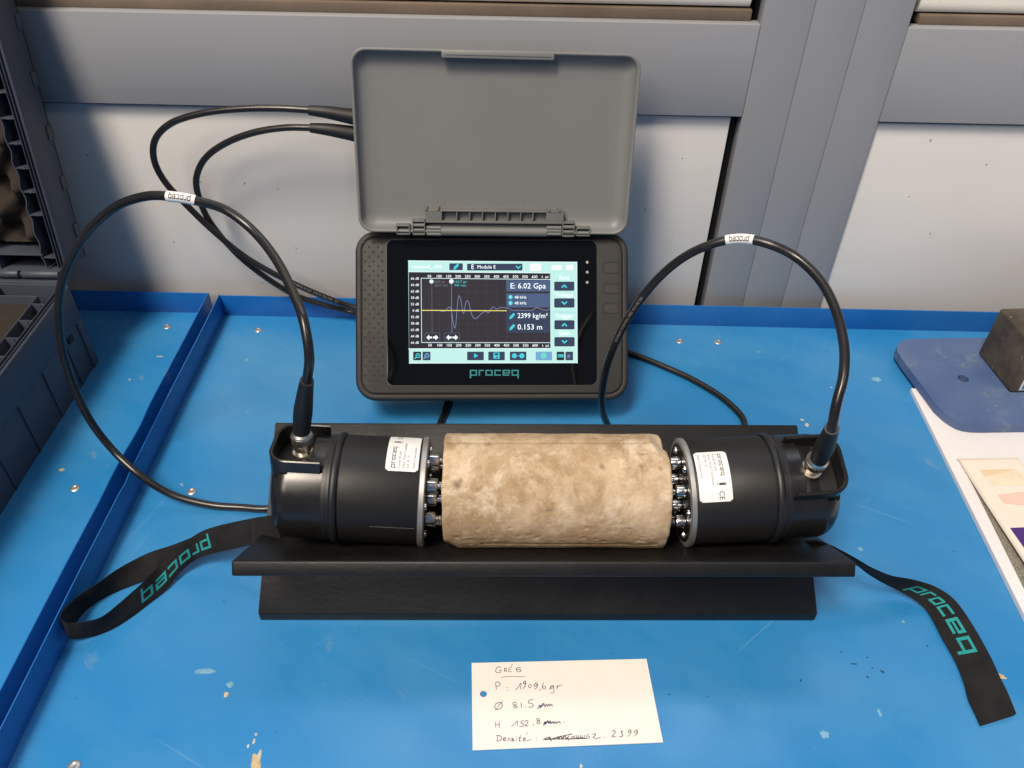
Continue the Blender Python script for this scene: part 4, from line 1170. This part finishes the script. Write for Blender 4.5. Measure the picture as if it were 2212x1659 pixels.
# latch lip on the far edge
a = lrect(725, 150, 1470, 212, 0.5)
mb = lbox((a[0], a[1], lh2 - 0.66, lh2 - 0.05), -0.4, 0.20, 0.12)
obj("latch_lip", mb, LID, lid)
obj("latch_groove", lbox((a[0] + 0.3, a[1] - 0.3, lh2 - 0.42, lh2 - 0.30), 0.19, 0.24, 0.02), LIDD, lid)
# hinge beam with eight square pockets
hb = lrect(622, 1205, 1524, 1300, -0.1)
b0v, b1v = hb[2], hb[3]
pk = [730, 828, 912, 996, 1080, 1162, 1246, 1326, 1412]
pu = [LP.uv(*ZL(x, 1250), -0.1)[0] for x in pk]
pv1 = LP.uv(*ZL(1000, 1220), -0.1)[1]; pv0 = LP.uv(*ZL(1000, 1280), -0.1)[1]
mb = MB()
def addb(a_, h0, h1, bev=0.03): 
    q = lbox(a_, h0, h1, bev); mb.add(q.v, q.f)
addb((hb[0], hb[1], b0v, pv0), -1.2, -0.05); addb((hb[0], hb[1], pv1, b1v), -1.2, -0.05)
addb((hb[0], pu[0], pv0, pv1), -1.2, -0.05, 0); addb((pu[-1], hb[1], pv0, pv1), -1.2, -0.05, 0)
for u in pu[1:-1]: addb((u - 0.045, u + 0.045, pv0, pv1), -1.2, -0.09, 0)
for x in (628, 706, 1432, 1500):
    u = LP.uv(*ZL(x, 1200), -0.1)[0]; addb((u - 0.10, u + 0.10, b1v, b1v + 0.17), -1.2, 0.05)
addb((hb[0], hb[1], pv0, pv1), -1.2, -0.62, 0)
hinge = obj("hinge_beam", mb, LIDD, lid)
# hinge rod in three pieces
def rod(x0, x1, rr, y=1345, hh=-0.08, nm="hinge_rod"):
    a_ = LP.uv(*ZL(x0, y), hh); b_ = LP.uv(*ZL(x1, y + (x1 - x0) * 0.01), hh)
    return MB().tube([LP.P(a_[0], a_[1], hh), LP.P(b_[0], b_[1], hh)], rr, 20)
obj("hinge_rod", rod(726, 1414, 0.40), LIDD, lid)
for x0, x1 in ((632, 724), (1416, 1510)):
    m2 = MB()
    for dy in (-22, -2, 18):
        q = rod(x0, x1, 0.16, 1345 + dy, 0.08); m2.add(q.v, q.f)
    obj("hinge_knuckle", m2, LIDD, lid)
for (x0, y0, x1, y1) in ((538, 1272, 622, 1364), (1518, 1284, 1592, 1376)):
    a_ = lrect(x0, y0, x1, y1, -0.2); w_ = 0.08; m2 = MB()
    for bb in ((a_[0], a_[1], a_[3] - w_, a_[3]), (a_[0], a_[0] + w_, a_[2], a_[3]), (a_[1] - w_, a_[1], a_[2], a_[3]), (a_[0], a_[1], a_[2], a_[2] + w_ * 1.6)):
        q = lbox(bb, -1.2, 0.2, 0.02); m2.add(q.v, q.f)
    vm = (a_[2] + a_[3]) / 2
    q = MB().tube([LP.P(a_[0] + 0.1, vm + 0.22, 0.02), LP.P(a_[1] - 0.05, vm + 0.22, 0.02)], 0.17, 12); m2.add(q.v, q.f)
    q = MB().tube([LP.P(a_[0] + 0.1, vm - 0.22, 0.02), LP.P(a_[1] - 0.05, vm - 0.22, 0.02)], 0.15, 12); m2.add(q.v, q.f)
    obj("hinge_bracket", m2, LIDD, lid)
for (x0, y0, x1, y1) in ((434, 1300, 524, 1362), (1606, 1318, 1694, 1372)):
    a_ = lrect(x0, y0, x1, y1, -0.2); w_ = 0.09; m2 = MB()
    for bb in ((a_[0], a_[1], a_[3] - w_, a_[3]), (a_[0], a_[0] + w_, a_[2], a_[3]), (a_[1] - w_, a_[1], a_[2], a_[3]), (a_[0], a_[1], a_[2], a_[2] + w_)):
        q = lbox(bb, -1.2, 0.2, 0.02); m2.add(q.v, q.f)
    obj("hinge_socket", m2, LIDD, lid)
for x in (730, 893, 1072, 1247, 1413):
    u, v = LP.uv(*ZL(x, 1148), -0.87)
    m2 = MB().loops([[LP.P(u + r * math.cos(6.2832 * k / 24), v + r * math.sin(6.2832 * k / 24), h) for k in range(24)] for r, h in ((0.40, -0.88), (0.385, -0.855), (0.36, -0.855), (0.345, -0.885))], cap1=False)
    obj("moulding_ring", m2, LID, lid)

# ============================================================ CARD
ZC = lambda x, y: (987.5 + 0.2232 * x, 1399 + 0.2232 * y)
cpx = [(140, 148), (1833, 108), (1993, 915), (150, 992)]
c3 = [at(*ZC(*p), 0.10) for p in cpx]
hc_ = at(*ZC(255, 447), 0.10); hr = 0.24
n = 48; inner = [hc_ + Vector((hr * math.cos(6.2832 * k / n), hr * math.sin(6.2832 * k / n), 0)) for k in range(n)]
def on_border(ang):
    d = Vector((math.cos(ang), math.sin(ang), 0)); best = None
    for i in range(4):
        a_, b_ = c3[i], c3[(i + 1) % 4]; e = b_ - a_
        den = d.x * e.y - d.y * e.x
        if abs(den) < 1e-9: continue
        t_ = ((a_.x - hc_.x) * e.y - (a_.y - hc_.y) * e.x) / den; s_ = ((a_.x - hc_.x) * d.y - (a_.y - hc_.y) * d.x) / den
        if t_ > 0 and -1e-6 <= s_ <= 1 + 1e-6 and (best is None or t_ < best): best = t_
    return hc_ + d * best
angs = sorted([6.2832 * k / n for k in range(n)] + [math.atan2(p.y - hc_.y, p.x - hc_.x) % 6.2832 for p in c3])
inner = [hc_ + Vector((hr * math.cos(a_), hr * math.sin(a_), 0)) for a_ in angs]; outer = [on_border(a_) for a_ in angs]
dz = Vector((0, 0, -0.075))
mb = MB(); m_ = len(angs); vs = inner + outer + [p + dz for p in outer] + [p + dz for p in inner]; fs = []
for k in range(m_):
    k2 = (k + 1) % m_
    for r in range(4): fs.append((r * m_ + k, r * m_ + k2, ((r + 1) % 4) * m_ + k2, ((r + 1) % 4) * m_ + k))
card = thing("index_card", "white punched card with handwritten stone measurements lying in front of the cradle", "card", (c3[0] + c3[2]) / 2)
card.location.z = 0
cs = obj("paper", mb.add(vs, fs), CARD, card, smooth=20)
hand = [  # pencil
 ('p', [(425, 195), (400, 185), (378, 205), (374, 232), (392, 243), (420, 238), (424, 218), (402, 220)]),
 ('p', [(456, 236), (460, 196)]), ('p', [(456, 198), (476, 200), (474, 216), (458, 218), (486, 234)]),
 ('p', [(530, 190), (504, 196), (500, 232), (530, 232)]), ('p', [(502, 213), (522, 210)]), ('p', [(524, 178), (534, 160)]),
 ('p', [(615, 196), (590, 194), (570, 205), (590, 212), (616, 216), (612, 230), (585, 234), (572, 214)]),
 ('p', [(428, 288), (470, 281), (560, 279), (655, 282)]),
 ('v', [(380, 402), (372, 348)]), ('v', [(368, 340), (390, 332), (414, 345), (408, 366), (376, 376)]),
 ('v', [(482, 384), (488, 388)]), ('v', [(484, 412), (490, 413)]),
 ('v', [(562, 406), (590, 385), (618, 342), (614, 402)]),
 ('v', [(660, 344), (648, 352), (642, 338), (654, 322), (664, 334), (660, 366), (640, 396)]),
 ('v', [(700, 356), (690, 372), (698, 388), (712, 382), (716, 362), (702, 354)]),
 ('v', [(776, 340), (752, 350), (744, 366), (758, 374), (776, 352), (774, 380), (752, 402)]),
 ('v', [(803, 398), (800, 418)]),
 ('v', [(836, 340), (824, 372), (828, 398), (850, 400), (856, 380), (838, 376), (826, 388)]),
 ('v', [(892, 402), (925, 366), (905, 374), (902, 396), (924, 392), (934, 368), (936, 404), (932, 436), (900, 438)]),
 ('v', [(965, 406), (968, 368), (972, 384), (985, 366), (1016, 364)]),
 ('v', [(402, 532), (372, 546), (364, 576), (384, 598), (420, 588), (438, 558), (424, 534), (400, 530)]), ('v', [(440, 516), (372, 604)]),
 ('v', [(574, 534), (552, 528), (538, 544), (560, 560), (582, 572), (570, 584), (548, 578), (556, 560), (578, 544)]),
 ('v', [(618, 532), (624, 580)]), ('v', [(658, 568), (660, 578)]),
 ('v', [(738, 504), (700, 508), (692, 536), (722, 540), (738, 558), (722, 576), (690, 574)]),
 ('d', [(780, 592), (800, 556), (806, 582), (832, 540), (846, 552), (850, 574), (866, 548), (876, 568), (888, 546), (898, 566), (912, 548), (926, 568)]),
 ('d', [(798, 584), (812, 560), (826, 566), (836, 548)]),
 ('v', [(370, 720), (374, 772)]), ('v', [(406, 716), (408, 772)]), ('v', [(372, 748), (408, 744)]),
 ('v', [(522, 764), (552, 744), (582, 708), (580, 762)]),
 ('v', [(644, 706), (624, 712), (618, 730), (640, 738), (634, 760), (604, 762)]),
 ('v', [(652, 722), (670, 704), (686, 716), (672, 742), (654, 758), (688, 756)]),
 ('v', [(738, 740), (740, 758)]),
 ('v', [(800, 690), (782, 686), (770, 700), (796, 714), (800, 732), (780, 736), (774, 720), (800, 700)]),
 ('d', [(836, 752), (850, 716), (858, 738), (878, 706), (886, 732), (902, 710), (908, 736), (928, 716), (936, 734), (952, 718), (962, 732), (984, 716), (1000, 732)]),
 ('d', [(846, 746), (870, 718), (900, 728)]), ('v', [(1030, 720), (1036, 724)]),
 ('v', [(394, 858), (384, 902)]), ('v', [(380, 852), (410, 852), (430, 870), (420, 896), (386, 906)]),
 ('v', [(446, 892), (470, 880), (462, 870), (446, 884), (456, 902), (478, 898)]),
 ('v', [(492, 904), (496, 880), (508, 876), (516, 902)]), ('v', [(546, 880), (530, 878), (534, 890), (550, 896), (538, 904), (526, 900)]),
 ('v', [(572, 880), (570, 902)]), ('v', [(574, 856), (576, 860)]), ('v', [(612, 850), (600, 900), (614, 902)]), ('v', [(590, 874), (626, 872)]),
 ('v', [(640, 892), (662, 880), (652, 872), (640, 886), (650, 904), (690, 896), (716, 890)]), ('v', [(668, 838), (682, 822)]),
 ('v', [(766, 870), (770, 874)]), ('v', [(768, 894), (772, 897)]),
 ('s', [(836, 890), (870, 872), (896, 866), (880, 886), (850, 890), (920, 882), (1000, 860), (1112, 836)]),
 ('s', [(860, 888), (960, 884), (1060, 884), (1160, 880), (1250, 878)]), ('s', [(900, 874), (910, 906)]),
 ('s', [(968, 862), (982, 880), (1000, 858), (1020, 878), (1040, 856), (1060, 878), (1080, 858)]), ('s', [(1070, 880), (1084, 894)]),
 ('v', [(1130, 870), (1116, 858), (1108, 876), (1128, 884), (1140, 850)]), ('v', [(1160, 846), (1154, 872), (1176, 872)]), ('v', [(1174, 852), (1172, 886)]),
 ('v', [(1194, 846), (1190, 870), (1214, 870)]), ('v', [(1212, 850), (1210, 884)]), ('v', [(1232, 848), (1228, 882)]),
 ('v', [(1278, 836), (1256, 852), (1252, 876), (1272, 882), (1282, 862), (1262, 862)]),
 ('v', [(1312, 840), (1334, 832), (1340, 846), (1316, 868), (1352, 878), (1388, 868)]),
 ('p', [(1426, 864), (1430, 868)]),
 ('p', [(1500, 810), (1518, 802), (1530, 818), (1512, 842), (1500, 862), (1538, 862)]),
 ('p', [(1584, 812), (1602, 808), (1590, 828), (1604, 842), (1592, 860), (1570, 858)]),
 ('p', [(1678, 794), (1660, 800), (1656, 818), (1670, 824), (1682, 798), (1680, 832), (1650, 860)]),
 ('p', [(1742, 796), (1720, 802), (1714, 820), (1730, 826), (1744, 800), (1744, 830), (1712, 856)])]
HB = {'p': (MB(), PENCIL, 0.046), 'v': (MB(), PEN, 0.046), 'd': (MB(), plain("dark_violet_ink", lin((60, 50, 118)), 0.6), 0.06), 's': (MB(), plain("dark_pencil", lin((66, 56, 62)), 0.6), 0.06)}
for k, pts in hand:
    q = [at(*ZC(*p), 0.104) for p in pts]
    if len(q) > 2: q = catmull(q, 3)
    HB[k][0].ribbon([p + Vector((0, 0, 0.0)) for p in q], HB[k][2] * (0.85 + 0.3 * random.random()), (0, 0, 1))
for k, (m_b, m, w) in HB.items(): obj("handwriting", m_b, m, cs, smooth=0)

# ============================================================ GREY CASE (left)
CX = -42.3; hB = 9.2
case = thing("storage_case", "open grey plastic case with dark foam inside at the left edge of the tray", "case", (CX - 20, 44, 0))
XL_ = -84
mb = MB()
# outer right wall: smooth band above, recessed field below
mb.box(CX - 0.28, CX, 20.5, 63.6, 5.6, hB, 0.04)
mb.box(CX - 0.42, CX - 0.14, 20.7, 63.4, 0.02, 5.6, 0.02)
mb.box(CX - 0.30, CX + 0.02, 62.6, 63.6, 0.02, 5.6, 0.1)
obj("side_wall", mb, CASE, case)
for k in range(9):
    y = 60.0 - 4.55 * k
    obj("wall_rib", MB().box(CX - 0.14, CX - 0.02, y - 0.16, y + 0.16, 0.1, 5.6, 0.04), CASE, case)
obj("case_floor", MB().box(XL_, CX - 0.3, 20.5, 63.4, 0.02, 0.6, 0), CASE, case)
for dx in (0.42, 0.80):
    obj("lip", MB().box(CX - dx - 0.10, CX - dx, 20.5, 63.4, 5.5, hB + 0.02, 0.03), CASE, case)
obj("inner_wall", MB().box(CX - 2.35, CX - 2.2, 20.5, 62.0, 0.5, hB - 0.1, 0.04), CASE, case)
rib0 = None
for k in range(16):
    y = 60.8 - 2.55 * k
    m2 = MB().box(CX - 2.2, CX - 0.9, y - 0.06, y + 0.06, 2.5, hB - 0.12, 0.02).box(CX - 1.7, CX - 1.4, y - 0.13, y + 0.13, 2.5, hB - 0.12, 0.05)
    obj("rib", m2, CASE, case)
obj("rear_wall", MB().box(XL_, CX - 0.1, 63.45, 63.7, 0.02, hB + 0.15, 0.04), CASE, case)
obj("inner_rear_wall", MB().box(XL_, CX - 2.2, 61.9, 62.05, 0.5, hB - 0.1, 0.04), CASE, case)
for k in range(7):
    x = CX - 6.6 - 6 * k
    obj("rib", MB().box(x - 0.07, x + 0.07, 62.05, 63.45, 2.5, hB - 0.1, 0.02), CASE, case)
obj("latch_slot", MB().box(CX - 0.1, CX + 0.03, 60.4, 61.3, 4.7, 5.25, 0.02), BLACK_GAP, case)
# foam in the base
def foam(u0, u1, v0, v1, nu, nv, amp, wl, fn, seed):
    mb = MB(); vs = []
    for i in range(nu + 1):
        for j in range(nv + 1):
            u = u0 + (u1 - u0) * i / nu; v = v0 + (v1 - v0) * j / nv
            h = amp * (math.sin(u * 2 * math.pi / wl) * math.sin(v * 2 * math.pi / wl)) + 0.10 * noise.noise(Vector((u * 2, v * 2, seed))) + 0.05 * noise.noise(Vector((u * 7, v * 7, seed)))
            vs.append(fn(u, v, h))
    fs = [(i * (nv + 1) + j, i * (nv + 1) + j + 1, (i + 1) * (nv + 1) + j + 1, (i + 1) * (nv + 1) + j) for i in range(nu) for j in range(nv)]
    return mb.add(vs, fs)
obj("foam_block", foam(XL_, CX - 2.4, 20.5, 61.85, 120, 120, 0.0, 6, lambda u, v, h: (u, v, hB - 1.0 + h), 1.0), FOAM, case, smooth=60)
# hinge between base and lid
hz, hy = hB + 0.75, 64.35
for x0, x1 in ((CX - 4.4, CX - 0.9), (CX - 6.5, CX - 4.7), (CX - 17, CX - 12), (CX - 22, CX - 18)):
    obj("hinge_barrel", MB().tube([(x0, hy, hz), (x0 + 0.06, hy, hz), (x1 - 0.06, hy, hz), (x1, hy, hz)], [0.34, 0.38, 0.38, 0.34], 20), CASE, case)
obj("hinge_pin", MB().tube([(XL_, hy, hz), (CX - 0.5, hy, hz)], 0.16, 12), BLACK_GAP, case)
obj("hinge_rail", MB().box(XL_, CX - 0.3, 63.7, 64.3, hB - 0.1, hB + 0.25, 0.05), CASE, case)
# lid, leaning back on the wall
th = math.radians(9.0)
LM = Matrix.Translation((0, 64.5, hB + 1.0)) @ Matrix.Rotation(-th, 4, 'X')     # local z up the lid, y = depth towards the wall
LM = Matrix.Translation((0, 64.4, hB + 1.1)) @ Matrix.Rotation(-th, 4, 'X')
lidc = obj("case_lid", MB().box(CX - 0.26, CX, 0.0, 3.7, 0.0, 44, 0.05, LM).box(XL_, CX, 3.5, 3.7, 0, 44, 0.05, LM), CASE, case)
for k in range(9):
    obj("lid_rib", MB().box(CX - 0.02, CX + 0.10, 2.9, 3.85, 2.2 + 4.6 * k, 3.5 + 4.6 * k, 0.05, LM), CASE, lidc)
for dx in (0.42, 0.72):
    obj("lid_lip", MB().box(CX - dx - 0.08, CX - dx, -0.06, 1.6, 0.3, 44, 0.02, LM), CASE, lidc)
mbw = MB(); vs = []; nz = 130
for i in range(nz + 1):
    z = 0.3 + 43.7 * i / nz; w = 0.11 * math.sin(z * 2 * math.pi / 2.15) + 0.05 * noise.noise(Vector((z, 0, 3)))
    for x, y in ((CX - 2.1 + w, 0.05), (CX - 2.0 + w, 0.05), (CX - 2.0 + w, 2.4), (CX - 2.1 + w, 2.4)): vs.append(LM @ Vector((x, y, z)))
fs = []
for i in range(nz):
    for k in range(4): fs.append((i * 4 + k, i * 4 + (k + 1) % 4, (i + 1) * 4 + (k + 1) % 4, (i + 1) * 4 + k))
obj("lid_inner_wall", mbw.add(vs, fs), CASE, lidc)
for k in range(18):
    z = 1.3 + (2.15 * k if k else 0) + (2.0 if k else 0)
    obj("lid_rib", MB().box(CX - 2.0, CX - 0.75, 0.06, 2.4, z - 0.05, z + 0.05, 0.02, LM).box(CX - 1.5, CX - 1.2, 0.05, 0.4, z - 0.10, z + 0.10, 0.04, LM), CASE, lidc)
obj("lid_bottom_rail", MB().box(XL_, CX - 0.3, -0.05, 3.5, -0.05, 0.1, 0.03, LM).box(XL_, CX - 2.0, 0.0, 3.4, 1.5, 1.65, 0.03, LM), CASE, lidc)
for k in range(7):
    x = CX - 6.3 - 5.8 * k
    obj("lid_rib", MB().box(x - 0.07, x + 0.07, 0.0, 2.6, 0.1, 1.5, 0.02, LM), CASE, lidc)
obj("egg_crate_foam", foam(XL_, CX - 2.15, 2.2, 43.8, 230, 230, 1.5, 4.4, lambda u, v, h: LM @ Vector((u, 1.7 - h, v)), 4.0), FOAM, lidc, smooth=70)

# ============================================================ RIGHT: board, sheets, plate, block
Z3 = lambda a, b: ((3500 + a * 0.5423) * 0.54861, (1150 + b * 0.5423) * 0.54861)
b0_ = at(1968, 839, 0.45); b1_ = at(2212, 1327, 0.45)
d_ = (b1_ - b0_)
bl = b0_ + d_ * 1.6
bd = [(b0_.x, b0_.y), (bl.x, bl.y), (bl.x + 40, bl.y), (b0_.x + 45, b0_.y + 0.4)]
board_o = obj("white_board", MB().prism(bd, lambda u, v, d: (u, v, d), 0.02, 0.45), BOARDW, smooth=0)
setp(board_o, "flat white board on the tray at the right, partly under the blue plate", "board")
board_o.data.materials.append(BOARDE)
# grey patterned print on the board
ZR = lambda a, b: ((3300 + a * 0.7982) * 0.54861, (1700 + b * 0.7982) * 0.54861)
g3 = [at(*ZR(640, 215), 0.47), at(*ZR(917, 775), 0.47), at(*ZR(1150, 1240), 0.47), at(*ZR(1300, 900), 0.47), at(*ZR(900, 300), 0.47)]
ps = obj("patterned_sheet", MB().prism([(p.x, p.y) for p in g3], lambda u, v, d: (u, v, d), 0.455, 0.475), MAPM, smooth=0)
setp(ps, "grey sheet with a fine mesh pattern showing under the cream folder", "paper")
# cream folder, its left edge curling up
fold = thing("cream_folder", "cream folder with pale yellow, pink and purple prints lying on the white board", "folder", at(2160, 1040, 0.5))
Lp = [at(*ZR(592, 132), 0.62), at(*ZR(680, 275), 0.72), at(*ZR(800, 460), 0.85), at(*ZR(917, 640), 0.95), at(*ZR(1150, 1000), 1.0)]
Rp = [p + Vector((22, 0.35 - 0.0 * i, -0.45 if i < 2 else -0.6)) for i, p in enumerate(Lp)]
mb = MB(); Lc = catmull(Lp, 6); Rc = catmull(Rp, 6); vs = []; m_ = 10
for a_, b_ in zip(Lc, Rc):
    for sd in (0, 1):
        for k in range(m_ + 1):
            kk = k if sd == 0 else m_ - k
            f = kk / m_; p = a_.lerp(b_, f); p.z = max(0.56, a_.z + (0.62 - a_.z) * (1 - (1 - f) ** 3)); p.z -= 0.06 * sd
            vs.append(p)
c = 2 * (m_ + 1); fs = []
for i in range(len(Lc) - 1):
    for k in range(c): fs.append((i * c + k, i * c + (k + 1) % c, (i + 1) * c + (k + 1) % c, (i + 1) * c + k))
fs += [tuple(range(c)), tuple((len(Lc) - 1) * c + k for k in range(c))]
sh = obj("sheet", mb.add(vs, fs), SHEET, fold)
def edge_pts(off): return [p + Vector((off, 0, 0.015)) for p in Lc]
mb = MB()
for a_, b_ in zip(Lc[:-1], Lc[1:]): mb.add([a_ + Vector((-0.01, 0, 0.012)), b_ + Vector((-0.01, 0, 0.012)), b_ + Vector((0.22, 0, 0.012)), a_ + Vector((0.22, 0, 0.012))], [(0, 1, 2, 3)])
obj("folded_edge", mb, SHEETE, fold)
def zs(x, y):
    i = min(range(len(Lc)), key=lambda k: abs(Lc[k].y - y)); a_ = Lc[i]; f = max(0, min(1, (x - a_.x) / 22))
    return max(0.56, a_.z + (0.62 - a_.z) * (1 - (1 - f) ** 3))
def decal(nm, mat, pts, dz=0.03):
    mb = MB(); vs = []
    c0_ = [at(*p, 0.95) for p in pts]
    # refine the height from the sheet surface
    q = []
    for (px, py) in pts:
        p = at(px, py, 0.9)
        for _ in range(4): p = at(px, py, zs(p.x, p.y) + dz)
        q.append(p)
    n_ = len(q); ce = sum(q, Vector()) / n_; ce.z = max(ce.z, zs(ce.x, ce.y) + dz)
    fs = [(i, (i + 1) % n_, n_) for i in range(n_)]
    return obj(nm, mb.add(q + [ce], fs), mat, sh, smooth=0)
decal("yellow_print", YEL, [Z3(655, 1290), Z3(700, 1340), Z3(930, 1285)])
decal("yellow_print", plain("faint_yellow_print", (0.78, 0.68, 0.52), 0.4), [Z3(700, 1340), Z3(930, 1285), Z3(1010, 1380), Z3(1000, 1400), Z3(740, 1400)])
decal("pink_print", PINK, [Z3(790, 1472), Z3(835, 1532), Z3(985, 1548), Z3(1060, 1450), Z3(940, 1452)])
decal("purple_print", PURP, [ZR(848, 474), ZR(917, 572), ZR(1040, 760), ZR(1040, 466)])
decal("white_flap", BOARDW, [Z3(930, 1200), Z3(990, 1285), Z3(1100, 1450), Z3(1100, 1200)], 0.05)
decal("fold_line", SHEETE, [Z3(495, 1207), Z3(930, 1203), Z3(1100, 1195), Z3(1100, 1203), Z3(930, 1212), Z3(500, 1220)], 0.03)

# blue plate with hole
pp = [(62, 430), (58, 405), (66, 382), (82, 362), (108, 349), (150, 342), (400, 334), (1500, 330), (1500, 958), (981, 966), (700, 970), (620, 968), (560, 960), (515, 946), (470, 922), (420, 888), (350, 825), (200, 625), (100, 492)]
zt = 1.42; poly = [at(*Z3(*p), zt) for p in pp]
hc2 = at(*Z3(540, 628), zt); n = 20
ph = [hc2 + Vector((0.52 * math.cos(6.2832 * k / n), 0.52 * math.sin(6.2832 * k / n), 0)) for k in range(n)]
bm = bmesh.new()
ev = [bm.verts.new(p) for p in poly]; hv = [bm.verts.new(p) for p in ph]
ed = [bm.edges.new((ev[i], ev[(i + 1) % len(ev)])) for i in range(len(ev))] + [bm.edges.new((hv[i], hv[(i + 1) % n])) for i in range(n)]
bmesh.ops.triangle_fill(bm, use_beauty=True, edges=ed)
hole_c = hc2.xy
for f in [f for f in bm.faces if (f.calc_center_median().xy - hole_c).length < 0.4]: bm.faces.remove(f)
ret = bmesh.ops.extrude_face_region(bm, geom=list(bm.faces))
for v in [g_ for g_ in ret['geom'] if isinstance(g_, bmesh.types.BMVert)]: v.co.z -= 0.9
plate = thing("blue_plate", "thick worn blue plate with a rounded corner and a screw hole at the right", "plate", (45, 62, 0.5))
obj("plate_body", MB().bm(bm), PLATE, plate, smooth=30)
obj("hole_screw", MB().lathe([(0.55, 0.001), (0.75, 0.25), (0.75, 0.48), (0.5, 0.5)], 20, Matrix.Translation((hc2.x, hc2.y, 0)) @ Matrix(((0, 0, 1), (0, 1, 0), (1, 0, 0))).to_4x4()), plain("rusty_brass", (0.22, 0.11, 0.05), 0.5, 0.6, 0.3, 60), plate)
# block
blk = thing("iron_block", "dusty black iron block with a bright blue sticker on the blue plate", "block",
            mat=Matrix.Translation(Vector((47.4, 66.3, 1.43)) * CM) @ Matrix.Rotation(math.radians(5), 4, 'Z'))
obj("block_body", MB().box(0, 12, -6.2, 0, 0, 5.7, 0.28, None, 3), BLOCK, blk, local=True)
s_ = obj("sticker", MB().box(0.75, 9.5, -6.24, -6.19, 0.35, 4.9, 0.02), STICKW, blk, local=True)
obj("sticker_field", MB().box(0.95, 9.3, -6.27, -6.23, 0.55, 4.7, 0.0), STICK, s_, local=True, smooth=0)
